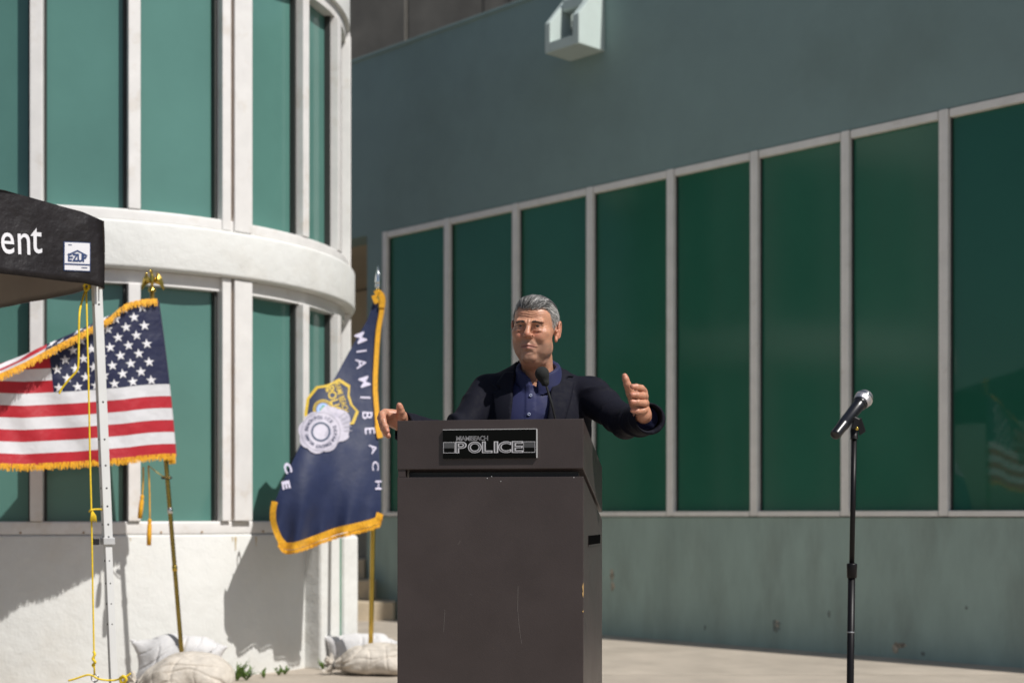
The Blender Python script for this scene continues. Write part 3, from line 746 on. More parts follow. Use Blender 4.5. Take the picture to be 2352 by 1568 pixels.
# badge: scalloped plate with an eagle crest
bd = []; 
for i in range(64):
    a = 2*math.pi*i/64; k = 1.0+.10*abs(math.cos(a*4))+.10*max(0, math.cos(a-math.radians(-8)))**3
    if abs((a+math.pi) % (2*math.pi)-math.pi) < .95: k += .34*math.cos(((a+math.pi) % (2*math.pi)-math.pi)*1.5)
    if .75 < a < 1.0: k += .10
    if 5.3 < a < 5.5: k += .12
    bd.append((math.cos(a)*k, math.sin(a)*k))
decal('badge', *rings(bd, 10), BX, BY, math.radians(-32), 49, m_lilac, .0075, cbf, sy=.92)
decal('badge_ring', *disc(.8, 1), BX, BY, 0, 22.5, M('slate_thread', (.04, .06, .11), .6), .0095, cbf, sy=1.0)
decal('badge_rim', *disc(.97, 1), BX, BY, 0, 45, M('grey_thread', (.30, .29, .34), .6), .0090, cbf)
for j in range(5):
    a = math.radians(-38+j*9); x0, y0 = 50*math.cos(a), 50*math.sin(a)
    decal('feather_line', [(-.5, -.06), (.5, -.05), (.5, .05), (-.5, .06)], [(0, 1, 2, 3)], BX+x0*1.25, BY+y0*1.25, a, 18, bpy.data.materials['grey_thread'], .0092, cbf)
for txt, a0, a1 in (('POLICE DEPARTMENT', -112, 105), ('MIAMI BEACH', 125, 232)):
    for i, ch in enumerate(txt):
        if ch == ' ': continue
        a = math.radians(a0+(a1-a0)*i/(len(txt)-1)); v, f = text_mesh(ch, 1, .03)
        decal('letter', v, f, BX+33.5*math.cos(a), BY+33.5*math.sin(a), a+math.pi/2, 10.5, m_navy2, .0095, cbf)

# ================================================================== sandbags
m_bag = M('dirty_sandbag_weave', (.56, .51, .445), .85, var=.16, scale=16, bump=.002, bscale=120, bump2=.012, b2scale=14, col2=(.36, .31, .25), c2scale=9, c2lo=.5, c2hi=.75)
m_bagw = M('white_sandbag_weave', (.62, .61, .61), .8, var=.07, scale=12, bump=.0015, bscale=130, bump2=.008, b2scale=12)
def sandbag(label, c, ln, wd, ht, yaw, mat, seed, ear=True):
    o = root('sandbag', c, label, 'sandbag', 'sandbags weighting the flag poles')
    vx = Vox((-ln*.85, -wd*.75, -.012), (ln*.85, wd*.75, ht*1.3), .006)
    if ear:                                     # full bag, gathered and tied at one end
        vx.add(ell((.03, 0, ht*.46), (ln*.47, wd*.5, ht*.54)), 0); vx.add(ell((-ln*.16, .01, ht*.36), (ln*.34, wd*.52, ht*.42)), .05)
        vx.add(ell((ln*.26, -.02, ht*.36), (ln*.26, wd*.5, ht*.42)), .04)
        vx.add(cone((-ln*.40, -.02, ht*.33), (-ln*.56, -.05, ht*.30), .055, .02), .03)
        for k in range(7):
            a = -1.5+k*.5; vx.add(cone((-ln*.555, -.05, ht*.30), (-ln*.56-.045*math.cos(a)-.012, -.05+.03*math.sin(k*2.4), ht*.30+.06*math.sin(a)), .012, .015), .006)
    else:                                       # slack bag, flat with four pointed corners
        vx.add(ell((0, 0, ht*.45), (ln*.46, wd*.5, ht*.5)), 0); vx.add(ell((0, 0, ht*.62), (ln*.44, wd*.34, ht*.34)), .04)
        for sx_ in (-1, 1): vx.add(cone((sx_*ln*.34, 0, ht*.66), (sx_*ln*.54, -.02, ht*(.86 if sx_ < 0 else .74)), .06, .008), .05)
        for sx_ in (-1, 1): vx.add(cone((sx_*ln*.34, 0, ht*.3), (sx_*ln*.52, -.02, ht*.14), .06, .012), .05)
    sl, X, Y, Z = vx.grid(vx.lo, vx.lo+vx.h*vx.n, 0); vx.F = smax(vx.F, (0.001-Z)+0*vx.F, .03).astype(np.float32)
    V, Q = vx.nets(); n = normals(V, Q)
    r = wob(V, 4.5, seed)*.007
    # creases: sharp valleys radiating from the tie and slanting folds over the belly
    ang = np.arctan2(V[:, 2]-ht*.3, V[:, 1]+.05); far = np.clip((V[:, 0]+ln*.56)/(ln*.6), 0, 1)
    if ear: r -= (1-far)**1.5*.016*np.abs(np.sin(ang*5+wob(V, 4, seed+4)*1.2))
    for q in range(3):
        dr = np.random.default_rng(seed+q).normal(size=3); dr /= np.linalg.norm(dr)
        ph = V@dr*(6+4*q)*math.pi+wob(V, 3, seed+5+q)*.7
        r -= .015/(1+q*.4)*np.exp(-(np.sin(ph)/.15)**2)*np.clip(wob(V, 3, seed+9+q)+.45, 0, 1)
    V = V+n*r[:, None]; V[:, 2] = np.maximum(V[:, 2], 0.0)
    ca_, sa_ = math.cos(yaw), math.sin(yaw); W = V.copy(); W[:, 0] = V[:, 0]*ca_-V[:, 1]*sa_+c[0]; W[:, 1] = V[:, 0]*sa_+V[:, 1]*ca_+c[1]; W[:, 2] = V[:, 2]+c[2]
    bag = np_mesh('bag', W, Q, mat, o)
    if ear:
        kx, ky, kz = -ln*.54, -.045, ht*.30
        tube('tie_cord', [Vector((c[0]+kx*ca_-(ky+.026*math.cos(t/16*6.283))*sa_, c[1]+kx*sa_+(ky+.026*math.cos(t/16*6.283))*ca_, c[2]+kz+.026*math.sin(t/16*6.283))) for t in range(16)], .004, m_hole_, o, 6, closed=True)
    return o
m_hole_ = M('dark_cord', (.05, .05, .05), .8)
G = .013
def gp(x, z): p = at(x, 1183, z); p.z = G; return p
sandbag('dirty grey sandbag lying in front of the striped flag pole', gp(428, 8.02), .47, .36, .255, .06, m_bag, 11)
sandbag('clean white sandbag tucked behind the striped flag pole', gp(412, 8.46), .50, .20, .32, .03, m_bagw, 23, False)
sandbag('dirty grey sandbag lying in front of the navy flag pole', gp(862, 9.20), .46, .32, .20, -.05, m_bag, 37)
sandbag('clean white sandbag tucked behind the navy flag pole', gp(832, 9.54), .44, .18, .235, -.05, m_bagw, 41, False)

# ================================================================== canopy tent
m_tent = M('black_tent_fabric', (.017, .014, .015), .45, var=.2, scale=7, spec=.35, bump2=.02, b2scale=5, bump=.004, bscale=22)
m_tent_in = M('tent_lining', (.30, .25, .21), .8, var=.08, scale=4, transl=.1)
m_tube = M('white_powder_coat', (.64, .64, .63), .4, var=.04, scale=6)
m_hole = M('dark_hole', (.004, .004, .004), .9, spec=0.)
TC = at(235, 1183, 6.5); TC.z = 0
d1 = Vector((-.707, -.707, 0)); d2 = Vector((-.707, .707, 0)); TL = 3.0
tent = root('canopy_tent', TC, 'black pop-up canopy tent with white lettering and a white leg at the left edge', 'tent')
HB, HT = 2.008, 2.305
n1 = Vector((.707, -.707, 0)); n2 = Vector((.707, .707, 0))
def val(t, s, d, n, ph):
    sag = .012*math.sin(t*2.1+ph)*s-.045*min(1, t/.5)*s*0
    h = HT-.012*max(0, .10-t)/.10+.05*min(1, t/.45)*(1-s)-(HT-HB)*s-.018*s*math.sin(min(1, t/.9)*math.pi)*0
    return TC+d*t+n*(.006*math.sin(t*9+s*3+ph)+.004*math.sin(t*23+ph)+.012*s)+Vector((0, 0, h-sag*.3))
for d, n, ph in ((d1, n1, 0.), (d2, n2, 1.)):
    NT = 90; V = []; Fc = []; mi = []
    for side in (0, 1):
        for j in range(13):
            for i in range(NT+1): V.append(val(TL*i/NT, j/12, d, n, ph)-n*.005*side)
    B2 = 13*(NT+1)
    for side in (0, 1):
        for j in range(12):
            for i in range(NT):
                a = side*B2+j*(NT+1)+i; Fc.append((a, a+1, a+NT+2, a+NT+1)); mi.append(side)
    for i in range(NT): a = 12*(NT+1)+i; Fc.append((a, a+1, B2+a+1, B2+a)); mi.append(0)
    for j in range(12): a = j*(NT+1); Fc.append((a, a+NT+1, B2+a+NT+1, B2+a)); mi.append(0)
    mesh_obj('valance', V, Fc, None, tent, True, mats=[m_tent, m_tent_in], midx=mi)
apex = TC+(d1+d2)*TL/2+Vector((0, 0, 3.0)); c1 = TC+d1*TL; c2 = TC+d2*TL; c3 = c1+d2*TL
for a, b, d in ((TC, c1, d1), (TC, c2, d2), (c1, c3, d2), (c2, c3, d1)):
    V = []; nn = 40
    for j in range(13):
        f = j/12
        for i in range(nn+1):
            t = i/nn; e = a+(b-a)*t; hh = (HT-.012*max(0, .10-t*TL)/.10+.05*min(1, t*TL/.45)*min(1, (1-t)*TL/.45))
            p = e.lerp(Vector((apex.x, apex.y, 0)), f*.999); V.append(Vector((p.x, p.y, hh+(3.0-hh)*(f**1.15)+.001)))
    mesh_obj('roof_panel', V, [(j*(nn+1)+i, j*(nn+1)+i+1, (j+1)*(nn+1)+i+1, (j+1)*(nn+1)+i) for j in range(12) for i in range(nn)], m_tent, tent, True)
def leg(cx, cy, lean):
    """two nested square tubes with adjusting holes and a slider bracket"""
    a = math.radians(45)
    def sq(c, h): return [c+Vector((math.cos(a+k*math.pi/2)*h, math.sin(a+k*math.pi/2)*h, 0)) for k in range(4)]
    def ax(z): return Vector((cx+lean[0]*(2.0-z), cy+lean[1]*(2.0-z), z))
    return sq, ax
lt = at(222, 655, 6.55); lbm = at(262, 1600, 6.55)
def lax(z): f = (lt.z-z)/(lt.z-lbm.z); return lt+(lbm-lt)*f
def sqr(c, h, ang=math.radians(34)): return [c+Vector((math.cos(ang+math.pi/4+k*math.pi/2)*h*1.414, math.sin(ang+math.pi/4+k*math.pi/2)*h*1.414, 0)) for k in range(4)]
zj = at(240, 1243, 6.55).z
lg = hexa('leg', sqr(lax(zj), .019), sqr(lax(HT-.03), .019), m_tube, tent, .002)
li = hexa('lower_leg', sqr(lax(.02), .0155), sqr(lax(zj), .0155), m_tube, tent, .002)
hexa('slider_bracket', sqr(lax(zj-.014), .026), sqr(lax(zj+.018), .026), M('grey_plastic', (.45, .45, .45), .5), tent, .003)
pb_ = lax(zj)+Vector((-.045, -.03, 0)); hexa('release_button', sqr(pb_-Vector((0, 0, .014)), .014), sqr(pb_+Vector((0, 0, .016)), .014), m_black, tent, .003)
hexa('foot', sqr(lax(.013), .05), sqr(lax(.022), .05), m_tube, tent, .002)
fl = [Vector((math.cos(math.radians(34)-k), math.sin(math.radians(34)-k), 0)) for k in (math.pi/2, math.pi)]
for z in (1.93, 1.50, 1.335, 1.22, 1.12, 1.04, .96, .905):
    for n_ in fl: lathe('hole', lax(z)+n_*.0185, n_, [(0, .0042), (.0012, .0042)], m_hole, tent, 10)
for z in (.80, .70, .61, .52): lathe('hole', lax(z)+fl[1]*.0150, fl[1], [(0, .005), (.0012, .005)], m_hole, tent, 10)
for z in (.80, .70, .61, .52): lathe('hole', lax(z)+fl[0]*.0150, fl[0], [(0, .003), (.0012, .003)], m_hole, tent, 10)
for q in (c1, c2, c3):
    lp = q-(q-(TC+c3)/2).normalized()*.05; lp.z = 0
    hexa('leg', sqr(lp, .019), sqr(lp+Vector((0, 0, HT-.02)), .019), m_tube, tent, .002)
for a, b in ((TC, c1), (TC, c2), (c1, c3), (c2, c3)):
    mid = (a+b)/2; 
    ins = (((TC+c3)/2-mid).normalized())*.09
    tube('roof_strut', [a.lerp(b, .04)+ins+Vector((0, 0, HT-.06)), a.lerp(b, .5)+ins+Vector((0, 0, HT-.07)), a.lerp(b, .96)+ins+Vector((0, 0, HT-.06))], .012, m_tube, tent, 8)
# lettering and maker's patch on the valance
def val_pt(x, y, off):
    """point on the front valance at photo column x and row y"""
    q = (x-CXP)/FPX; t = (TC.x-q*TC.y)/(q*d1.y-d1.x); p = TC+d1*t; h = EYE+(HZ-y)/FPX*p.y
    s = min(1, max(0, (HT+.05*min(1, t/.45)-h)/(HT-HB+.05*min(1, t/.45)))); return p+n1*(off+.006*math.sin(t*9+s*3)+.004*math.sin(t*23)+.012*s)+Vector((0, 0, h))
m_wl = M('white_print', (.72, .71, .74), .6, var=.04); m_bl = M('navy_print', (.02, .045, .14), .6)
tp = lambda name, v, f, cx, cy, sx_, sy_, mat, off: mesh_obj(name, [val_pt(cx+x*sx_, cy-y*sy_+x*sx_*.06, off) for x, y in v], f, mat, tent)
v, f = text_mesh('t', 1, .004); tp('letter', v, f, 82, 553, 78, 104, m_wl, .0035)
v, f = text_mesh('n', 1, .004); tp('letter', v, f, 53, 561, 72, 104, m_wl, .0035)
v, f = text_mesh('e', 1, .004); tp('letter', v, f, 16, 559, 72, 104, m_wl, .0035)
sqv = lambda w, h: ([(-w, -h), (w, -h), (w, h), (-w, h)], [(0, 1, 2, 3)])
def patch(name, w, h, cx, cy, mat, off, n=6):
    V = [(-w+2*w*i/n, -h+2*h*j/n) for j in range(n+1) for i in range(n+1)]; tp(name, V, [(j*(n+1)+i, j*(n+1)+i+1, (j+1)*(n+1)+i+1, (j+1)*(n+1)+i) for j in range(n) for i in range(n)], cx, cy, 1, 1, mat, off)
patch('label_border', 29, 33.5, 174, 590, m_bl, .003); patch('label', 27, 31.5, 174, 590, m_wl, .0045)
patch('label_stripe', 27, 1.6, 174, 608, m_bl, .006)
v, f = text_mesh('E·ZUP', 1, .045, spacing=.84); tp('letter', v, f, 174, 593, 17.5, 24, m_bl, .006)
tp('label_roof', [(-23, -3), (0, 9), (23, -3), (17, -3), (0, 5), (-17, -3)], [(0, 1, 4, 5), (1, 2, 3, 4)], 174, 584, 1, 1, m_bl, .006)
patch('label_print', 4, .8, 158, 563, m_bl, .006, 2); patch('label_print', 6.5, .9, 189, 616, m_bl, .006, 2)
patch('hem', 1, 1, 300, 300, m_tent, -.3, 1) if False else None

# yellow guy rope with its ring
rp = root('guy_rope', at(215, 1183, 6.6)-Vector((0, 0, 1)), 'yellow rope hanging from the canopy corner beside the white leg', 'rope')
Z = 6.45
tube('rope', smooth_path([at(199, 660, 6.6), at(199, 700, 6.5), at(203, 860, Z), at(207, 1060, Z), at(210, 1180, Z), at(214, 1400, Z), at(217, 1548, Z)], 8), .0038, m_rope, rp, 8)
tube('loose_end', smooth_path([at(198, 662, 6.6), at(186, 700, 6.5), at(182, 730, Z), at(181, 790, Z), at(180, 835, Z), at(176, 852, Z), at(158, 872, Z), at(142, 892, Z), at(136, 904, Z)], 8), .0046, m_rope, rp, 8)
tube('knot', smooth_path([at(193, 657, 6.58), at(199, 650, 6.55), at(205, 658, 6.55), at(198, 668, 6.55), at(194, 660, 6.55)], 5), .006, m_rope, rp, 8)
tube('tie', smooth_path([at(205, 1174, Z), at(212, 1170, Z-.01), at(229, 1169, 6.52), at(240, 1172, 6.56)], 6), .0045, m_rope, rp, 8)
for k in range(6): tube('frayed_end', [at(212, 1172, Z-.01), at(209+k*2.2, 1184, Z-.012), at(208+k*2.7, 1196+3*(k % 2), Z-.015)], .002, m_rope, rp, 6)
tube('knot', smooth_path([at(215, 1496, Z), at(218, 1502, Z-.01), at(213, 1512, Z-.01), at(219, 1520, Z-.01), at(213, 1526, Z), at(217, 1532, Z)], 5), .0055, m_rope, rp, 8)
rc = at(218, 1556, Z); tube('ring', [rc+Vector((math.cos(k/24*6.2832)*.0155, 0, math.sin(k/24*6.2832)*.0155)) for k in range(24)], .0028, M('steel', (.4, .4, .4), .35, 1.), rp, 8, closed=True)
tube('loose_end', smooth_path([at(157, 1562, Z), at(172, 1558, Z), at(200, 1549, Z), at(214, 1551, Z), at(222, 1556, Z), at(236, 1560, Z), at(262, 1561, Z+.02), at(280, 1556, Z), at(292, 1551, Z), at(300, 1545, Z)], 6), .0042, m_rope, rp, 8)
tube('knot', smooth_path([at(276, 1556, Z), at(284, 1552, Z-.01), at(290, 1560, Z-.01), at(280, 1568, Z), at(276, 1558, Z)], 5), .0065, m_rope, rp, 8)
wt = root('tent_weight', at(225, 1183, Z)-Vector((0, 0, 1-.013)), 'grey round weight holding the rope ring below the canopy leg', 'weight')
wz = rc.z-.018
lathe('weight_body', (rc.x, rc.y, .013), (0, 0, 1), [(0, .11), (.01, .12), (wz-.10, .115), (wz-.085, .105)], m_conc, wt, 28)
tube('weight_handle', [(rc.x, rc.y, wz-.10), (rc.x, rc.y, wz)], .005, bpy.data.materials['steel'], wt, 8)

# ================================================================== weeds along the wall foot
m_weed = M('weed_leaf', (.13, .22, .045), .6, var=.3, scale=40, transl=.25)
def weed(x, z, h, n, seed, label):
    p = gp(x, z); p.z = .012; o = root('weed', p, label, 'weed', 'weeds at the foot of the curved wall'); r = random.Random(seed)
    for i in range(n):
        a = r.uniform(0, 6.28); ln = h*r.uniform(.5, 1); tip = p+Vector((math.cos(a)*ln*.7, math.sin(a)*ln*.25-.02, ln*r.uniform(.4, 1))); s = Vector((-math.sin(a), math.cos(a), .3))*.005
        mid = p.lerp(tip, .55)+Vector((0, 0, ln*.12))
        V = [p-s*.4, p+s*.4, mid+s, mid-s, tip]; mesh_obj('leaf', V, [(0, 1, 2, 3), (3, 2, 4)], m_weed, o)
        for k in range(3):
            q = p.lerp(mid, .5+.25*k); e = q+Vector((r.uniform(-.02, .02), r.uniform(-.01, .01), r.uniform(.005, .025))); mesh_obj('leaf', [q-s*.3, e-s*.8, e+s*.9+Vector((0, 0, .008)), q+s*.5], [(0, 1, 2, 3)], m_weed, o)
weed(545, 8.84, .16, 26, 1, 'largest green weed at the wall foot beside the left sandbags'); weed(566, 8.86, .13, 20, 2, 'bushy green weed just right of the largest one')
weed(606, 9.0, .06, 8, 3, 'low green weed in the middle of the wall foot'); weed(640, 9.14, .075, 8, 4, 'thin upright weed left of its twin at the wall foot')
weed(655, 9.2, .08, 8, 5, 'thin upright weed right of its twin at the wall foot'); weed(742, 9.46, .085, 9, 6, 'green weed at the wall foot close to the right sandbags')
# ================================================================== lectern
m_lam = M('brown_grey_laminate', (.046, .0345, .033), .38, var=.13, scale=4.5, bump=.0004, bscale=200, spec=.5)
m_core = M('chipped_fibreboard', (.55, .35, .14), .9, var=.2, scale=60)
AL = math.radians(10.2)
RF = at(1340, 1183, 4.63); RF.z = 0
LF = Frame(RF, (math.cos(AL), -math.sin(AL), 0)); LW, LD = .60, .50          # u towards the viewer's right, n outward to the viewer
le = root('lectern', LF.p(-LW/2, .012, -LD/2), 'dark brown laminate lectern with a slanted top and a black name plate', 'lectern')
def side_prism(name, prof, t0, t1, mat, parent, bevel=.002):
    return hexa(name, [LF.p(t0, h, d) for d, h in prof], [LF.p(t1, h, d) for d, h in prof], mat, parent, bevel)
TOP, HBm, BT, DR = 1.303, 1.147, 1.122, .136
side_prism('body', [(0, .012), (0, BT), (-LD, BT-DR), (-LD, .012)], -LW, 0, m_lam, le)
side_prism('neck', [(-.035, BT-.01), (-.035, HBm+.01), (-LD+.03, HBm-DR+.008), (-LD+.03, BT-DR-.008)], -LW+.03, -.02, m_black, le, 0)
side_prism('neck_edge', [(-.004, BT+.0005), (-.004, HBm-.0005), (-.03, HBm-.008), (-.03, BT-.008)], -LW+.002, -LW+.026, m_lam, le, 0)
side_prism('head', [(0, HBm), (0, TOP), (-LD, TOP-DR), (-LD, HBm-DR)], -LW, .0, m_lam, le)
# pull slot on the side: flat black sheet stands in for the shaded recess
LF.box('pull_slot', .0, .0012, .905, .935, -.44, -.12, m_hole, le); LF.box('slot_lip', .0012, .0022, .90, .905, -.445, -.115, m_lam, le)
# wear: chips and scratches
for (h, s) in ((.775, .016), (.755, .012), (.70, .004)):
    V = [LF.p(-.001, h-s, .0012), LF.p(.0010, h-s*.3, .0013), LF.p(.0010, h+s, .0012), LF.p(-.0035, h+s*.2, .0013)]; mesh_obj('edge_chip', V, [(0, 1, 2, 3)], m_core, le)
m_scr = M('scratch', (.16, .14, .13), .6)
for pts in (((1190, 1345), (1189, 1400), (1193, 1440), (1198, 1478)), ((1052, 1250), (1058, 1241)), ((990, 1331), (999, 1333)), ((1078, 1363), (1086, 1366)), ((1022, 1400), (1019, 1450))):
    P3 = []
    for x, y in pts:
        q = (x-CXP)/FPX; o = LF.o; t = (q*o.y-o.x)/(LF.u.x-q*LF.u.y); p = o+LF.u*t; P3.append((t, EYE+(HZ-y)/FPX*p.y))
    V = []; 
    for t, h in P3: V += [LF.p(t-.0005, h, .0008), LF.p(t+.0005, h, .0008)]
    mesh_obj('scratch', V, [(2*i, 2*i+1, 2*i+3, 2*i+2) for i in range(len(P3)-1)], m_scr, le)
for x, y in ((1119, 1098), (1129, 1094), (1318, 1096), (1150, 1105)):
    q = (x-CXP)/FPX; o = LF.o; t = (q*o.y-o.x)/(LF.u.x-q*LF.u.y); h = EYE+(HZ-y)/FPX*(o+LF.u*t).y; lathe('nick', LF.p(t, h, .0), LF.n, [(0, .0018), (.0009, .0012)], M('pale_nick', (.4, .4, .4), .6), le, 7)
# name plate
m_acr = M('black_acrylic', (.003, .003, .003), .12, var=.0, spec=.12); m_clear = M('clear_acrylic_edge', (.55, .55, .55), .2, var=.0)
m_slv = M('silver_print', (.62, .60, .62), .35, .3, var=.05); m_gry = M('dark_grey_print', (.06, .06, .062), .4)
def plate_pt(x, y, off):
    q = (x-CXP)/FPX; o = LF.o+LF.n*off; t = (q*o.y-o.x)/(LF.u.x-q*LF.u.y); h = EYE+(HZ-y)/FPX*(o+LF.u*t).y; return t, h
t0, hA = plate_pt(1017, 1053, .01); t1, hB_ = plate_pt(1232, 985, .01)
npl = LF.box('name_plate', t0, t1, hA, hB_, .0006, .010, m_acr, le, .0008)
LF.box('plate_edge', t1, t1+.0022, hA+.001, hB_, .0006, .0104, m_clear, npl); LF.box('plate_edge', t0, t1, hB_, hB_+.0016, .0006, .0102, m_clear, npl)
pw_, ph_ = t1-t0, hB_-hA; pc = t0
def pl(name, v, f, cx, cy, sx_, sy_, mat, off):
    """shape on the plate; cx, cy as fractions of the plate, sizes in metres"""
    return mesh_obj(name, [LF.p(t0+cx*pw_+x*sx_, hA+cy*ph_+y*sy_, off) for x, y in v], f, mat, npl)
def txt(s, cx, cy, w, h, bold, thin, spacing=1.):
    vo, fo = text_mesh(s, 1, bold, 5, spacing); vi, fi = text_mesh(s, 1, bold-thin, 5, spacing); sp_ = vo.max(0)-vo.min(0)
    pl('outline_lettering', vo, fo, cx, cy, w/sp_[0], h/sp_[1], m_slv, .0104); pl('lettering', vi, fi, cx, cy, w/sp_[0], h/sp_[1], m_gry, .0108)
for i, ch in enumerate('POLICE'):
    cx = [.197, .345, .478, .572, .665, .800][i]; w = [.122, .148, .112, .046, .140, .12][i]
    txt(ch, cx, .39, w*pw_, .40*ph_, .035, .05)
txt('MIAMIBEACH', .315, .70, .34*pw_, .165*ph_, .012, .028, .86)
for cx in (.068, .925):
    a, b = .125*pw_/2, .38*ph_/2
    pl('outline_square', [(-a, -b), (a, -b), (a, b), (-a, b), (-a+.0013, -b+.0013), (a-.0013, -b+.0013), (a-.0013, b-.0013), (-a+.0013, b-.0013)], [(0, 1, 5, 4), (1, 2, 6, 5), (2, 3, 7, 6), (3, 0, 4, 7)], cx, .385, 1, 1, m_slv, .0106)
    pl('square_fill', [(-a+.002, -b*.1), (a-.002, -b*.1), (a-.002, b-.002), (-a+.002, b-.002)], [(0, 1, 2, 3)], cx, .385, 1, 1, m_gry, .0105)

# ================================================================== gooseneck microphone on the lectern
gm = root('gooseneck_microphone', LF.p(-.10, TOP-.02, -.06), 'black gooseneck microphone with a foam ball rising from the lectern top', 'microphone')
zg = 4.86
g0 = at(1290, 1010, zg+.02); tip = at(1245, 858, zg)
tube('gooseneck', smooth_path([g0, at(1278, 972, zg+.01), at(1268, 930, zg), at(1258, 896, zg), at(1249, 868, zg)], 8), .0042, m_black, gm, 10)
vx = Vox(tip-Vector((.04, .04, .04)), tip+Vector((.04, .04, .04)), .0022); vx.add(ell(tip, (.0225, .0235, .0225)), 0); vx.add(cone(tip, at(1252, 878, zg), .017, .014), .012)
Vn, Qn = vx.nets(); Vn = Vn+normals(Vn, Qn)*(wob(Vn, 120, 5)*.0004)[:, None]
np_mesh('foam_windscreen', Vn, Qn, M('black_foam', (.012, .013, .012), .95, var=.2, scale=200, bump=.0015, bscale=400), gm)

# ================================================================== microphone stand and handheld microphone
ZM = 4.40
ms = root('microphone_stand', at(1953, 1183, ZM)-Vector((0, 0, 1)), 'straight black microphone stand standing to the right of the lectern', 'stand')
m_stand = M('black_steel', (.008, .007, .008), .4, .0, var=.1, spec=.22)
b0 = at(1952, 1183, ZM); b0.z = .014
sA = at(1962, 1003, ZM); sB = at(1956, 1318, ZM); sC = at(1952.5, 1600, ZM)
tube('upper_tube', [sB, sA], .0078, m_stand, ms, 16); tube('lower_tube', [b0+Vector((-.004, 0, .02)), sC, sB], .0108, m_stand, ms, 16)
lathe('clutch', at(1956.5, 1327, ZM), (0.01, 0, 1), [(0, .0115), (.001, .0145), (.040, .0155), (.043, .0148), (.0445, .009)], m_stand, ms, 20)
lathe('tube_collar', at(1954, 1452, ZM), (0.01, 0, 1), [(0, .0109), (.0005, .0114), (.003, .0114), (.0035, .0109)], M('worn_steel', (.35, .36, .38), .4, .6), ms, 16)
lathe('base', b0, (0, 0, 1), [(0, .128), (.012, .128), (.02, .11), (.026, .03), (.045, .018), (.05, .011)], m_stand, ms, 40)
mc = root('clip', sA, None, None); mc.parent = ms; mc.matrix_parent_inverse = Matrix.Translation(-ms.location)
lathe('clip_socket', sA-Vector((0, 0, .006)), (0, 0, 1), [(0, .0125), (.002, .0125), (.002, .0105), (.024, .0115), (.036, .009)], m_stand, mc, 14)
mt, mh = at(1917, 1000, ZM-.055), at(1985, 914, ZM+.055); ax = (mh-mt).normalized()
hexa('clip_arm', [at(1966, 965, ZM-.008), at(1978, 958, ZM-.008), at(1978, 958, ZM+.008), at(1966, 965, ZM+.008)], [at(1974, 1000, ZM-.008), at(1989, 990, ZM-.008), at(1989, 990, ZM+.008), at(1974, 1000, ZM+.008)], m_stand, mc, .002)
hexa('clip_cradle', [p-ax*.0+Vector((0, 0, -.003)) for p in (at(1955, 982, ZM-.016), at(1968, 986, ZM-.016), at(1968, 986, ZM+.016), at(1955, 982, ZM+.016))], [at(1962, 955, ZM-.014), at(1977, 962, ZM-.014), at(1977, 962, ZM+.014), at(1962, 955, ZM+.014)], m_stand, mc, .003)
lathe('clip_screw', at(1968, 984, ZM-.014), (0, -1, 0), [(0, .005), (.004, .005), (.005, .003)], m_brass, mc, 10)
mk = root('handheld_microphone', mt, 'handheld wireless microphone with a silver mesh head held by the stand clip', 'microphone')
Lm = (mh-mt).length
m_mic = M('black_anodised', (.008, .008, .010), .28, var=.06, spec=.6)
lathe('handle', mt, ax, [(0, .011), (.001, .014), (.006, .0158), (.05, .0168), (.054, .0180), (.062, .0180), (.064, .0172), (Lm*.72, .0185), (Lm*.80, .0195), (Lm*.82, .021)], m_mic, mk, 28)
lathe('collar', mt+ax*Lm*.82, ax, [(0, .021), (.003, .0225), (.010, .0235), (.012, .022)], m_mic, mk, 28)
m_mesh = M('silver_mesh', (.62, .60, .62), .35, .9, var=.25, scale=300, bump=.0016, bscale=420)
hc = mt+ax*(Lm*.82+.034)
pr_ = [(-.024, .0222), (-.02, .0245), (-.012, .0262), (-.004, .0268), (-.0035, .0278), (.0015, .0278), (.002, .0266), (.01, .0245), (.017, .0205), (.022, .0145), (.0245, .008), (.0255, .001)]
lathe('mesh_head', hc, ax, pr_, m_mesh, mk, 36)
lathe('mesh_band', hc, ax, [(-.0042, .0274), (-.0038, .0283), (.0018, .0283), (.0022, .0274)], m_silver, mk, 36)
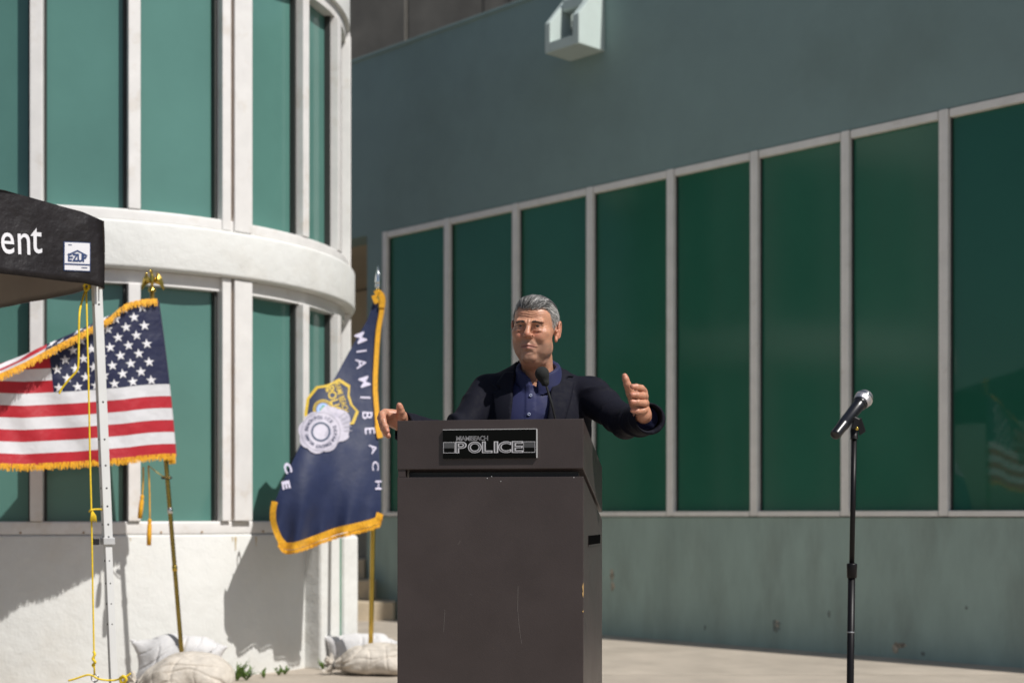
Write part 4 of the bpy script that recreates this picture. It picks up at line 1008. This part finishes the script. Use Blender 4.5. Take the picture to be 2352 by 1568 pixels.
# ================================================================== the speaker
mm = .001
def skin_head():
    """head and neck in millimetres: x to the viewer's right, face towards -y, z up"""
    vx = Vox((-98, -128, -205), (98, 118, 128), 2.0)
    E = lambda c, r, k=10., rot=None: vx.add(ell(c, r, rot), k)
    Cn = lambda a, b, ra, rb, k=8.: vx.add(cone(a, b, ra, rb), k)
    def both(f):
        for s in (-1, 1): f(s)
    E((0, 14, 30), (73, 90, 78), 0); E((0, -34, 42), (60, 52, 50), 20)
    E((0, -26, -22), (64, 58, 78), 24); E((0, -34, -72), (50, 46, 40), 20)
    both(lambda s: E((s*46, -6, -64), (19, 24, 26), 22)); both(lambda s: E((s*39, -42, -66), (18, 21, 25), 20)); both(lambda s: E((s*47, -46, -38), (15, 22, 24), 20))
    E((0, -74, -97), (23, 15, 17), 14); both(lambda s: E((s*11, -76, -97), (10, 10, 10), 8))
    Cn((0, 26, -60), (0, 80, -215), 52, 58, 22); E((0, -14, -110), (42, 48, 24), 26)
    # brows, sockets, cheekbones
    both(lambda s: Cn((s*10, -89, 20), (s*41, -78, 24), 8.5, 8.5, 10)); E((0, -88, 20), (12, 7, 9), 8)
    both(lambda s: vx.cut(ell((s*30, -95, 8), (17, 13, 9)), 9)); both(lambda s: vx.cut(ell((s*14, -97, 6), (7, 10, 8)), 8))
    both(lambda s: E((s*44, -58, -12), (20, 22, 16), 18)); both(lambda s: E((s*31, -73, -28), (19, 15, 17), 14))
    # nose
    Cn((0, -86, 20), (0, -105, -14), 7.5, 9.5, 9); E((0, -108, -21), (11.5, 12, 11), 7); both(lambda s: E((s*12.5, -97, -25), (8, 10, 8.5), 5))
    E((0, -100, -29), (6, 10, 5), 5); both(lambda s: vx.cut(ell((s*6.5, -105, -33), (4, 5.5, 3.5)), 3))
    # eyes: lids half closed against the sun
    for s in (-1, 1):
        c = (s*30, -74, 8)
        E((c[0], c[1]+1, c[2]+4), (15.5, 14.5, 12), 4); E((c[0], c[1]+1, c[2]-5), (15.5, 14, 10), 4)
        vx.cut(ell((c[0], -90, 7.0), (13.5, 6, 3.7)), 1.6); vx.cut(cone((s*20, -91, 13.5), (s*42, -83, 13), 1.5, 1.5), 3)
        E((s*31, -83, -7), (14, 6, 5), 6); vx.cut(cone((s*18, -91, -13), (s*42, -80, -12), 1.2, 1.2), 3.5)
    # mouth
    E((0, -80, -52), (27, 13, 18), 14); E((0, -82, -76), (24, 10, 12), 12)
    for s in (-1, 1):
        Cn((0, -93, -55), (s*27, -82, -62), 5.2, 2.8, 4); Cn((0, -92, -66), (s*25, -82.5, -66), 5.8, 3, 4)
        vx.cut(cone((0, -101, -60), (s*31, -84, -65.5), 2.0, 1.7), 2.6); vx.cut(ell((s*32, -83, -67), (4, 5, 5)), 5)
        vx.cut(cone((s*17, -99, -28), (s*33, -84, -54), 3.2, 2.6), 7); vx.cut(cone((s*31, -83, -66), (s*30, -76, -88), 2.2, 1.5), 6)
    vx.cut(cone((-3, -98, -42), (3, -98, -42), 2.2, 2.2), 4); vx.cut(cone((-13, -92, -79), (13, -92, -79), 3, 3), 7)
    # ears
    for s in (-1, 1):
        R = Matrix.Rotation(s*-.38, 3, 'Z')@Matrix.Rotation(-.14, 3, 'X')
        R = [list(r) for r in R]
        E((s*76, 14, -2), (6.5, 17, 31), 5, R); pts = []
        for i in range(15):
            a = math.radians(-70+i*19.5); pts.append((s*(80+4*math.sin(math.radians(i*12))), 14+16*math.cos(a)*(1 if a < 2 else .9)+2, 1+28*math.sin(a)*.98))
        for a, b in zip(pts[:-1], pts[1:]): vx.add(cone(a, b, 3.4, 3.4), 2.5)
        vx.cut(ell((s*84, 7, -5), (9, 8.5, 14)), 3); vx.cut(ell((s*84, 16, 11), (6, 6, 10)), 3)
        E((s*75, 3, -33), (5.5, 8.5, 9), 6); E((s*77, -4, -5), (4.5, 4.5, 6), 4)
    V, Q = vx.nets(); n = normals(V, Q); x, y, z = V.T
    # forehead lines, frown, crow's feet
    front = np.clip((-y-52)/22, 0, 1)
    fore = front*np.exp(-((z-45)/15)**2)*np.exp(-(x/38)**2)
    d = -2.0*fore*np.exp(-(np.sin((z-34+6*np.cos(x/21)+1.5*np.sin(x/7))*math.pi/8.5)/.42)**2)
    d += -2.2*front*np.exp(-((np.abs(x)-6)/2.2)**2)*np.exp(-((z-26)/9)**2)
    for k in (-6, 0, 6): d += -1.3*np.exp(-((z-5-k*(np.abs(x)-40)/12)/1.6)**2)*np.exp(-((np.abs(x)-50)/7)**2)*np.clip((-y-30)/20, 0, 1)
    d += .35*wob(V, 1/28., 3)+.12*wob(V, 1/7., 4)
    V = V+n*d[:, None]
    # skin tones, with shade painted into the mouth line, eye sockets and lids
    C = np.tile(np.array([.52, .262, .165]), (len(V), 1)); x, y, z = V.T
    def mixc(mask, c): 
        m = np.clip(mask, 0, 1)[:, None]; C[:] = C*(1-m)+np.array(c)*m
    mixc(.5*front*np.exp(-((np.abs(x)-30)/17)**2-((z+22)/15)**2), (.50, .17, .11)); mixc(.6*np.exp(-(x/12)**2-((z+22)/10)**2)*(y < -92), (.50, .17, .11))
    mixc(.45*np.exp(-((np.abs(x)-82)/9)**2)*(np.abs(x) > 72), (.52, .18, .12))
    stub = np.clip((-z-40)/14, 0, 1)*np.clip((z+118)/12, 0, 1)*np.clip((-y+2)/18, 0, 1)
    mixc(.38*stub, (.27, .19, .155)); mixc(.5*np.exp(-(x/22)**2-((z+46)/6.5)**2)*(y < -70), (.25, .17, .13))
    lips = np.exp(-(x/26)**4)*np.exp(-((z+60.5)/7.2)**6)*(y < -80); mixc(.62*lips, (.40, .125, .105))
    mixc(.85*np.exp(-(x/30)**4)*np.exp(-((z+60.2+.0045*x*x*.9)/2.1)**2)*(y < -78), (.08, .025, .022))  # dark shade between the lips, painted into the colour
    mixc(.28*np.exp(-((np.abs(x)-30)/15)**2-((z-1)/9)**2)*(y < -60), (.30, .135, .09))  # eye socket shade painted into the skin colour
    mixc(.8*np.exp(-((np.abs(x)-30)/14.5)**6)*np.exp(-((z-10.8+.011*(np.abs(x)-30)**2)/1.3)**2)*(y < -66), (.035, .018, .014))
    mixc(.15*np.exp(-((np.abs(x)-30)/16)**4)*np.exp(-((z-12)/4.5)**2)*(y < -60), (.22, .095, .06))  # shading of the upper lids, painted in
    mixc(.1*(wob(V, 1/30., 12)), (.54, .21, .14))
    return V, Q, C

HP_ = at(1229, 757, 5.25)                       # head centre
RH = Matrix.Rotation(math.radians(-15), 3, 'Z')@Matrix.Rotation(math.radians(4), 3, 'X')@Matrix.Rotation(math.radians(3.0), 3, 'Y')
RHn = np.array(RH); HS = 1.03*mm
def to_world(V): return (V*HS)@RHn.T+np.array(HP_)
hv, hq, hc_ = skin_head(); HV = to_world(hv)

def W(x, y, z): return tuple(at(x, y, z))
def zA(zx, zy): return ((1480+zx/6.815)/1.0884, (900+zy/6.815)/1.0884)      # enlarged view of the right-hand picture side
def zBv(zx, zy): return ((940+zx/7.127)/1.0884, (900+zy/7.127)/1.0884)
def hand(conv, lo, hi, fingers, thumb, palm, wrist, h=.0016):
    vx = Vox(lo, hi, h); P3 = lambda a: W(*conv(a[0], a[1]), a[2])
    for i, (a, b, r) in enumerate(palm): vx.add(cone(P3(a), P3(b), r, r), .010)
    vx.add(cone(P3(wrist[0]), P3(wrist[1]), .027, .029), .022)
    base = vx.F.copy()
    for f in fingers:                                 # each finger is its own chain, so neighbours keep a crease between them
        fx = Vox(lo, hi, h)
        pts = [P3(q[:3]) for q in f]; rr = [q[3] for q in f]
        for a, b, ra, rb in zip(pts[:-1], pts[1:], rr[:-1], rr[1:]): fx.add(cone(a, b, ra, rb), .003)
        for a, r in zip(pts[1:-1], rr[1:-1]): fx.add(ell(a, (r*1.06,)*3), .003)
        k = .007; vx.F = np.minimum(smin(base, fx.F, k), vx.F)
    fx = Vox(lo, hi, h); pts = [P3(q[:3]) for q in thumb]; rr = [q[3] for q in thumb]
    for a, b, ra, rb in zip(pts[:-1], pts[1:], rr[:-1], rr[1:]): fx.add(cone(a, b, ra, rb), .004)
    vx.F = smin(vx.F, fx.F, .007)
    V, Q = vx.nets(); V = V+normals(V, Q)*(wob(V, 90, 3)*.0002+wob(V, 30, 5)*.0004)[:, None]
    C = np.tile(np.array([.52, .255, .162]), (len(V), 1)); tips = np.array([P3(f[-1][:3]) for f in fingers+[thumb]])
    dmin = np.min(np.linalg.norm(V[:, None, :]-tips[None], axis=2), 1); m = (.5*np.exp(-(dmin/.014)**2)+.12*np.clip(wob(V, 25, 8), 0, 1))[:, None]
    C = C*(1-m)+np.array([.52, .17, .12])*m
    return V, Q, C
zl = 4.80
Lh = hand(zA, (.30, 4.62, 1.24), (.56, 4.98, 1.50),
    [[(872, 515, zl+.03, .0125), (838, 478, zl-.012, .0105), (755, 455, zl-.034, .0095), (692, 450, zl-.040, .0085)],
     [(898, 620, zl+.028, .013), (868, 602, zl-.018, .0108), (770, 592, zl-.042, .0098), (682, 588, zl-.048, .0088)],
     [(912, 735, zl+.03, .0125), (888, 728, zl-.014, .0105), (780, 718, zl-.038, .0095), (680, 712, zl-.044, .0086)],
     [(905, 845, zl+.03, .0115), (868, 862, zl-.006, .0095), (775, 868, zl-.022, .0085), (690, 858, zl-.028, .0078)]],
    [(730, 760, zl+.045, .017), (655, 560, zl+.012, .0145), (600, 410, zl-.004, .0118), (572, 320, zl-.008, .0108), (558, 272, zl-.009, .009)],
    [((870, 560, zl+.04), (880, 900, zl+.045), .016), ((780, 600, zl+.05), (850, 880, zl+.05), .018), ((700, 640, zl+.045), (800, 880, zl+.05), .016)],
    [(860, 930, zl+.05), (930, 1050, zl+.12)])
zr = 4.95
Rh = hand(zBv, (-.47, 4.78, 1.20), (-.22, 5.16, 1.42),
    [[(150, 935, zr+.0, .0125), (112, 965, zr-.03, .0118), (128, 1075, zr-.055, .0102), (165, 1180, zr-.066, .0094), (200, 1262, zr-.07, .0082)],
     [(130, 985, zr+.02, .0125), (88, 1030, zr-.015, .0115), (112, 1160, zr-.038, .0102), (165, 1265, zr-.048, .0094), (212, 1340, zr-.052, .0082)],
     [(150, 1030, zr+.04, .012), (98, 1090, zr+.008, .0108), (128, 1215, zr-.012, .0098), (180, 1310, zr-.02, .009), (220, 1355, zr-.024, .008)],
     [(180, 1080, zr+.055, .011), (125, 1150, zr+.03, .0095), (150, 1250, zr+.015, .0088), (190, 1320, zr+.01, .0075)]],
    [(430, 1090, zr+.055, .018), (455, 1000, zr+.02, .0165), (440, 905, zr+.0, .0128), (425, 840, zr-.008, .0112), (416, 805, zr-.012, .0095)],
    [((170, 950, zr+.02), (430, 1000, zr+.05), .017), ((160, 1020, zr+.04), (430, 1090, zr+.06), .017), ((190, 1070, zr+.055), (420, 1150, zr+.07), .016), ((300, 960, zr+.03), (470, 980, zr+.04), .014)],
    [(400, 1060, zr+.06), (560, 1190, zr+.13)])

# simple body under the clothes
X0, Y0 = .088, 5.345
shL, elL, wrL = W(1352, 906, 5.33), W(1437, 968, 5.10), W(*zA(905, 985), 4.88)
shR, elR, wrR = W(1118, 898, 5.36), W(1040, 1012, 5.24), W(*zBv(450, 1110), 5.04)
vx = Vox((-.42, 4.78, .0), (.62, 5.55, 1.60), .011)
vx.add(ell((X0, Y0, 1.28), (.165, .10, .25)), 0); vx.add(cone((X0-.13, Y0, 1.43), (X0+.13, Y0, 1.43), .05, .05), .05); vx.add(cone((X0, Y0+.01, 1.4), (X0, Y0-.01, 1.56), .06, .056), .04)
vx.add(ell((X0, Y0, 1.0), (.155, .105, .2)), .06)
for a, b, c in ((shL, elL, wrL), (shR, elR, wrR)): vx.add(cone(a, b, .042, .036), .02); vx.add(cone(b, c, .036, .026), .015)
for s in (-1, 1): vx.add(cone((X0+s*.085, Y0, .92), (X0+s*.10, Y0-.01, .50), .078, .055), .03); vx.add(cone((X0+s*.10, Y0-.01, .50), (X0+s*.105, Y0+.02, .09), .052, .036), .02); vx.add(cone((X0+s*.105, Y0+.03, .06), (X0+s*.12, Y0-.12, .045), .032, .028), .02)
bv, bq = vx.nets(); bc = np.tile(np.array([.50, .245, .148]), (len(bv), 1))
parts_ = [(HV, hq, hc_), Lh, Rh, (bv, bq, bc)]
off = 0; VV, QQ, CC = [], [], []
for v, q, c in parts_: VV.append(v); QQ.append(q+off); CC.append(c); off += len(v)
m_skin = M('skin', (.5, .25, .15), .40, attr='Col', var=.09, scale=70, bump=.0006, bscale=420, spec=.45, sss=.15)
person = np_mesh('person', np.concatenate(VV), np.concatenate(QQ), m_skin, None, True, np.concatenate(CC))
tag(person, 'person in a dark blazer and navy shirt speaking with both hands raised behind the lectern', 'person')

# eyes
m_eye = M('eyeball', (.52, .48, .44), .2, var=.0, coat=.5); m_iris = M('dark_iris', (.025, .015, .01), .12, var=0, coat=.6)
for s in (-1, 1):
    c = np.array([s*30., -73.5, 7.5]); n = 18; V = []; Fc = []; mi = []
    ctr = to_world(c[None])[0]; look = RHn@np.array([0, -1, 0.])
    for j in range(n+1):
        for i in range(2*n):
            a, b = math.pi*j/n, math.pi*i/n; q = np.array([math.sin(a)*math.cos(b), -math.cos(a), math.sin(a)*math.sin(b)])*12.6; V.append(to_world((c+q)[None])[0])
    for j in range(n):
        for i in range(2*n):
            Fc.append((j*2*n+i, j*2*n+(i+1) % (2*n), (j+1)*2*n+(i+1) % (2*n), (j+1)*2*n+i)); mi.append(1 if j < 3 else 0)
    mesh_obj('eye', V, Fc, None, person, True, mats=[m_eye, m_iris], midx=mi)

# hair: a close cap plus thousands of short locks
def hairmask(P):
    x, y, z = P.T; ax_ = np.abs(x)
    line = np.where(y < -20, 60+10*np.cos(x/24)-.0*ax_, 0)           # forehead hairline height
    frontline = 63-6*np.exp(-(x/20)**2)*0+8*np.exp(-((ax_-42)/12)**2)
    side = np.interp(y, [-60, -46, -40, -26, -14, -4, 6, 30, 60, 100], [64, 56, 30, -2, -8, 8, 30, 20, -40, -58])
    h = np.where(ax_ > 52, side, frontline); w = np.clip((ax_-44)/14, 0, 1); hl = frontline*(1-w)+side*w
    hl = np.where(y > 0, np.interp(y, [0, 20, 60, 110], [26, 12, -42, -60]), hl)
    return z-hl
vx = Vox((-92, -110, -80), (92, 122, 135), 2.5)
vx.add(ell((0, 14, 31), (75.5, 92.5, 82)), 0); vx.add(ell((0, -33, 43), (61.5, 54, 54)), 18); vx.add(ell((0, -22, 74), (56, 58, 38)), 16)
V, Q = vx.nets(); nrm = normals(V, Q); hm = hairmask(V)+2.0*wob(V, 1/14., 31)
V = V+nrm*(np.clip(hm/10, -2.0, .5)-1.6)[:, None]*np.where(hm < 0, 2.2, 1)[:, None]
keep = (hm[Q] > -5).all(1); Qc = Q[keep]; used = np.unique(Qc); mp_ = -np.ones(len(V), int); mp_[used] = np.arange(len(used))
cap_c = np.tile(np.array([.045, .04, .036]), (len(used), 1)); sidek = np.clip((np.abs(V[used][:, 0])-48)/14, 0, 1)[:, None]; cap_c = cap_c*(1-sidek)+np.array([.22, .21, .2])*sidek
edgek = np.clip(1-hm[used]/7, 0, 1)[:, None]; cap_c = cap_c*(1-.5*edgek)+np.array([.42, .24, .16])*.5*edgek
m_hair = M('grey_hair', (.2, .2, .2), .42, attr='Col', var=.15, scale=200, spec=.5)
hair = np_mesh('hair', to_world(V[used]), mp_[Qc], m_hair, person, True, cap_c)
def locks(name, pts, nr, dirs, length, width, tones, parent, lift=(1., 5.), seg=4, seed=2, lifts=None):
    r = np.random.default_rng(seed); Vh = []; Fh = []; Ch = []
    for p, n, d, L_, tone, lf in zip(pts, nr, dirs, length, tones, lifts if lifts is not None else np.ones(len(pts))):
        d = d-n*(d@n); d /= np.linalg.norm(d)+1e-9; s = np.cross(n, d); b = len(Vh); w = width*r.uniform(.6, 1.3); top = r.uniform(*lift)*lf; n0 = lift[0]*.4*lf; q = p.copy()
        sway = r.normal()*.12
        for i in range(seg+1):
            f = i/seg; c = p+d*L_*f+s*sway*L_*f*f+n*(n0+top*math.sin(min(1, f*1.15)*math.pi*.62)-L_*L_*f*f*.0042); ww = w*(1-f*.75)
            Vh += [c-s*ww, c+s*ww+n*.15]; Ch += [tone, tone]
        for i in range(seg): a = b+2*i; Fh.append((a, a+1, a+3, a+2))
    return np_mesh(name, to_world(np.array(Vh)), np.array(Fh), m_hair, parent, True, np.array(Ch))
rng = np.random.default_rng(5); cand = np.where(hm > 0)[0]; pick = rng.choice(cand, 7500); P_ = V[pick]+rng.normal(size=(7500, 3))*1.0; N_ = nrm[pick]
x, y, z = P_.T; sd = np.clip((np.abs(x)-46)/16, 0, 1)[:, None]
D_ = np.stack([.45-.1*x/60, np.ones_like(x)*.9, .35-.0*x], 1)*(1-sd)+np.stack([0*x, np.ones_like(x)*.75, -.75+0*x], 1)*sd
D_ += rng.normal(size=D_.shape)*.13
g = rng.random(7500); lightp = np.where(sd[:, 0] > .5, .54, np.where(y < -40, .24, .08)); 
tone = np.where(g < lightp, rng.uniform(.38, .62, 7500), np.where(g < lightp+.25, rng.uniform(.14, .28, 7500), rng.uniform(.02, .07, 7500)))
T_ = tone[:, None]*np.array([1.0, .965, .92])[None]
lk = locks('hair_locks', P_, N_, D_, rng.uniform(13, 25, 7500), .5, T_, hair, lifts=np.clip(hm[pick]/16, .05, 1)); tag(lk, kind='stuff')
# eyebrows
fy = np.where((np.abs(np.abs(hv[:, 0])-28) < 17) & (hv[:, 1] < -62))[0]; F3 = hv[fy]; n3 = normals(hv, hq)[fy]
arch = 21.0+1.5*np.sin(np.clip((np.abs(F3[:, 0])-11)/34, 0, 1)*math.pi)-4.5*np.clip((np.abs(F3[:, 0])-26)/20, 0, 1)
ok = np.abs(F3[:, 2]-arch) < 2.6*np.clip(1.25-np.abs(F3[:, 0])/60, .4, 1); F3, n3 = F3[ok], n3[ok]; pk = rng.choice(len(F3), 430)
db = np.stack([np.sign(F3[pk][:, 0]), .35+0*pk, .28+rng.normal(size=430)*.2], 1)
tb_ = rng.uniform(.02, .12, 430)[:, None]*np.array([1, .9, .8]); eb_ = locks('eyebrows', F3[pk], n3[pk], db, rng.uniform(5, 9, 430), .36, tb_, person, (.4, 1.0), 3, 9); tag(eb_, kind='stuff')
# small dark skullcap towards the back of the head
vx = Vox((-70, -60, 60), (80, 120, 135), 2.0); vx.add(ell((0, 15, 32), (81, 98, 87.5)), 0); vx.cut(ell((0, 15, 31), (79, 96, 85)), 0)
cen = np.array([6., 50., 108.]); sl, Xg, Yg, Zg = vx.grid(vx.lo, vx.lo+vx.h*vx.n, 0)
vx.F = np.maximum(vx.F, np.sqrt((Xg-cen[0])**2+(Yg-cen[1])**2+(Zg-cen[2])**2)-70).astype(np.float32)
Vk, Qk = vx.nets(); np_mesh('skullcap', to_world(blur(Vk, Qk, 2)), Qk, M('black_velvet', (.008, .008, .01), .9, var=.15, scale=60, sheen=.4), person)

# ---------------------------------------------------------------- clothes
def torso(vx, g, waist=True):
    """upper body grown by g"""
    vx.add(ell((X0, Y0+.0, 1.27), (.183+g, .116+g, .25+g)), 0)
    vx.add(ell((X0, Y0-.015, 1.33), (.15+g, .112+g, .12+g)), .05)
    vx.add(cone((X0-.148, Y0+.01, 1.430), (X0+.162, Y0+.01, 1.420), .044+g, .044+g), .045)
    vx.add(cone((X0-.0, Y0+.015, 1.505), (X0-.13, Y0+.015, 1.452), .05+g, .038+g), .04); vx.add(cone((X0, Y0+.015, 1.505), (X0+.13, Y0+.015, 1.437), .05+g, .038+g), .04)
    if waist: vx.add(ell((X0, Y0, 1.02), (.172+g, .122+g, .22+g)), .08)
def pxz(x, y, z=5.2): p = at(x, y, z); return (p.x, p.z)
# shirt with collar and placket
vx = Vox((-.16, 5.14, .86), (.34, 5.52, 1.60), .0042); torso(vx, .004)
nk = np.array(to_world(np.array([[0, 46., -118]]))[0]); nb = np.array([.101, 5.326, 1.44])
neckcut = cone(tuple(nb-np.array([0, 0, .05])), tuple(nk+np.array([0, 0, .12])), .059, .057)
col = Vox(vx.lo, vx.lo+vx.h*vx.n, vx.h)
ca0 = np.array([.101, 5.326, 1.44]); cd = np.array([-.08, -.34, 1.0]); cd /= np.linalg.norm(cd)
sl, Xg, Yg, Zg = vx.grid(vx.lo, vx.lo+vx.h*vx.n, 0)
rx, ry, rz = Xg-ca0[0], Yg-ca0[1], Zg-ca0[2]; sa = rx*cd[0]+ry*cd[1]+rz*cd[2]; rad = np.sqrt(np.maximum(rx*rx+ry*ry+rz*rz-sa*sa, 0))
angf = np.arctan2(rx*.96+ry*-.28, -ry*.96+rx*.28)                                               # 0 at the front
topz = .088+.014*(1-np.cos(angf))-.022*np.exp(-(angf/.45)**2)
Fc_ = np.maximum(np.abs(rad-(.0665+.006*np.clip(.09-sa, 0, .1)/.09))-.0042, np.maximum(sa-topz, -.03-sa))
gapw = .03+.75*np.clip(sa-.01, 0, .1)*6.5*.5
Fc_ = np.maximum(Fc_, (gapw-np.abs(angf))*.06)
fall = np.maximum(np.abs(rad-(.0745+.016*np.clip(topz-sa, 0, .06)/.06))-.0035, np.maximum(sa-topz-.001, topz-.05-.016*np.exp(-((np.abs(angf)-.55)/.3)**2)-sa))
fall = np.maximum(fall, (.14+.3*np.clip(sa, 0, .1)*3-np.abs(angf))*.06)
vx.cut(neckcut, .006)
vx.F = smin(smin(vx.F, Fc_, .006), fall, .004).astype(np.float32)
pl_ = [pxz(1207, 880), pxz(1203, 1250), pxz(1229, 1250), pxz(1228, 880)]
px_ = np.maximum(poly_sdf(Xg[:, 0, :], Zg[:, 0, :], pl_)[:, None, :]+0*Yg, Yg-Y0); vx.F = np.minimum(vx.F, np.maximum(vx.F-.0028, px_)).astype(np.float32)
V, Q = vx.nets(); n = normals(V, Q)
wr = .0022*np.sin((V[:, 2]*62+V[:, 0]*26+1.6*wob(V, 5, 61)))*np.clip(.5+wob(V, 4, 62), 0, 1)+.0012*np.sin(V[:, 2]*140-V[:, 0]*60+2*wob(V, 6, 64))*np.clip(wob(V, 5, 65), 0, 1)
wr *= np.clip((1.46-V[:, 2])/.03, 0, 1)
m_shirt = M('navy_shirt_cotton', (.0085, .012, .066), .72, var=.08, scale=30, bump=.0006, bscale=500, sheen=.05)
shirt = np_mesh('shirt', V+n*wr[:, None], Q, m_shirt, person)
m_btn = M('shell_button', (.42, .46, .62), .3, var=.05)
for x_, y_ in ((1219, 908), (1215, 951), (1213, 995), (1212, 1040)):
    p = at(x_, y_, 5.2); q = np.array([p.x, 0, p.z]); dd = (V[:, 0]-p.x)**2+(V[:, 2]-p.z)**2; near = V[dd < .006**2]; yb = near[:, 1].min() if len(near) else 5.22
    c = Vector((p.x*yb/5.2, yb-.0032, p.z+(p.z-1)*(yb/5.2-1)))
    tube('button', [c+Vector((math.cos(k/14*6.283)*.0042, 0, math.sin(k/14*6.283)*.0042)) for k in range(14)], .0016, m_btn, shirt, 6, closed=True)
    lathe('button_disc', c+Vector((0, .002, 0)), (0, -1, 0), [(0, .0045), (.0012, .0042)], m_shirt, shirt, 12)

# blazer
vx = Vox((-.40, 4.80, .74), (.56, 5.58, 1.58), .0048); torso(vx, .018)
vx.add(ell((X0, Y0, .92), (.198, .148, .24)), .08)
vx.keep(lambda X, Y, Z: .78-Z+0*X+0*Y)
# chest opening and neck hole
opening = [pxz(1189, 820), pxz(1178, 880), pxz(1174, 962), pxz(1166, 1260), pxz(1272, 1260), pxz(1259, 962), pxz(1268, 875), pxz(1281, 820)]
sl, Xg, Yg, Zg = vx.grid(vx.lo, vx.lo+vx.h*vx.n, 0)
op2 = poly_sdf(Xg[:, 0, :], Zg[:, 0, :], opening)[:, None, :]
lapL = [pxz(1186, 850), pxz(1178, 880), pxz(1173, 962), pxz(1169, 1075), pxz(1139, 965), pxz(1131, 898), pxz(1152, 893), pxz(1150, 884), pxz(1140, 880), pxz(1160, 850)]
lapR = [pxz(1276, 838), pxz(1268, 875), pxz(1259, 962), pxz(1262, 1075), pxz(1296, 965), pxz(1321, 872), pxz(1300, 866), pxz(1306, 859), pxz(1322, 860), pxz(1304, 842)]
for lap in (lapL, lapR):
    l2 = poly_sdf(Xg[:, 0, :], Zg[:, 0, :], lap)[:, None, :]
    vx.F = np.minimum(vx.F, smax(vx.F-.0075, np.maximum(l2+0*Yg, Yg-Y0), .002)).astype(np.float32)
vx.F = np.maximum(vx.F, -np.maximum(op2+0*Yg, Yg-(Y0+.02))).astype(np.float32)
vx.cut(cone(tuple(nb-np.array([0, 0, .03])), tuple(nk+np.array([0, 0, .14])), .070, .078), .006)
# chest pocket line and sleeves
for sh, el, wr_, cu, r0, r1, r2 in ((shL, elL, wrL, W(*zA(985, 985), 4.83), .064, .056, .051), (shR, elR, wrR, W(*zBv(455, 1170), 5.02), .063, .055, .050)):
    vx.add(cone(sh, el, r0, r1), .022); vx.add(flat_cone(el, tuple(np.array(el)+(np.array(cu)-np.array(el))*1.0), r1, r2), .02); vx.add(ell(el, (r1*1.02,)*3), .02)
    d = np.array(cu)-np.array(el); d /= np.linalg.norm(d); cu = np.array(cu); vx.cut(flat_cone(tuple(cu-d*.10), tuple(cu+d*.05), r2-.0085, r2-.0065), .003)
V, Q = vx.nets(); n = normals(V, Q)
disp = .003*wob(V, 3.2, 71)+.0018*wob(V, 8, 72)
for sh, el, cu in ((shL, elL, W(*zA(985, 985), 4.83)), (shR, elR, W(*zBv(455, 1170), 5.02))):
    sh, el, cu = map(np.array, (sh, el, cu))
    for a, b, amp, fr in ((sh, el, .011, 19), (el, cu, .007, 17)):
        L_ = np.linalg.norm(b-a); d = (b-a)/L_; s = (V-a)@d; pr = V-a-np.outer(s, d); dist = np.linalg.norm(pr, axis=1)
        m = np.clip((s+.03)/.05, 0, 1)*np.clip((L_-.012-s)/.05, 0, 1)*np.clip((.095-dist)/.02, 0, 1)
        tw = pr@np.cross(d, np.array([.3, -.8, .5])); ph = s*fr*6.283/2.2+tw*42+1.5*wob(V, 5, 77)
        disp += amp*m*(np.exp(-(np.sin(ph*.5)/.34)**2)*1.0-.35)*np.clip(.55+wob(V, 5, 78), 0, 1.1)
# crease where the sleeve is set in
m_wool = M('navy_wool', (.0058, .0060, .0125), .8, var=.12, scale=60, bump=.0007, bscale=600, sheen=.0, spec=.2)
jacket = np_mesh('blazer', V+n*disp[:, None], Q, m_wool, person)
# shirt cuffs
for cu, el, r in ((W(*zA(985, 985), 4.83), elL, .041), (W(*zBv(455, 1170), 5.02), elR, .039)):
    cu, el = Vector(cu), Vector(el); d = (cu-el).normalized()
    tube('shirt_cuff', [cu-d*.09, cu-d*.05, cu-d*.026, cu-d*.026, cu-d*.08], [r-.004, r-.004, r-.005, r-.008, r-.01], m_shirt, shirt, 28, caps=False)
# trousers and shoes
vx = Vox((-.20, 5.10, .05), (.38, 5.58, 1.02), .009)
vx.add(ell((X0, Y0, .93), (.172, .128, .13)), 0)
for s in (-1, 1): vx.add(cone((X0+s*.085, Y0, .90), (X0+s*.10, Y0-.005, .50), .092, .078), .03); vx.add(flat_cone((X0+s*.10, Y0-.005, .52), (X0+s*.105, Y0+.015, .075), .078, .066), .02)
V, Q = vx.nets(); np_mesh('trousers', V+normals(V, Q)*(.004*wob(V, 6, 81))[:, None], Q, m_wool, person)
for s in (-1, 1):
    c = np.array([X0+s*.108, Y0-.03, .013]); vx = Vox(c+np.array([-.06, -.18, -.005]), c+np.array([.06, .12, .12]), .005)
    vx.add(ell(tuple(c+np.array([0, .04, .045])), (.038, .055, .05)), 0); vx.add(ell(tuple(c+np.array([0, -.07, .03])), (.044, .10, .036)), .03); vx.keep(lambda X, Y, Z: .013-Z+0*X+0*Y)
    V, Q = vx.nets(); np_mesh('shoe', V, Q, M('black_leather', (.012, .011, .01), .3, var=.1), person)
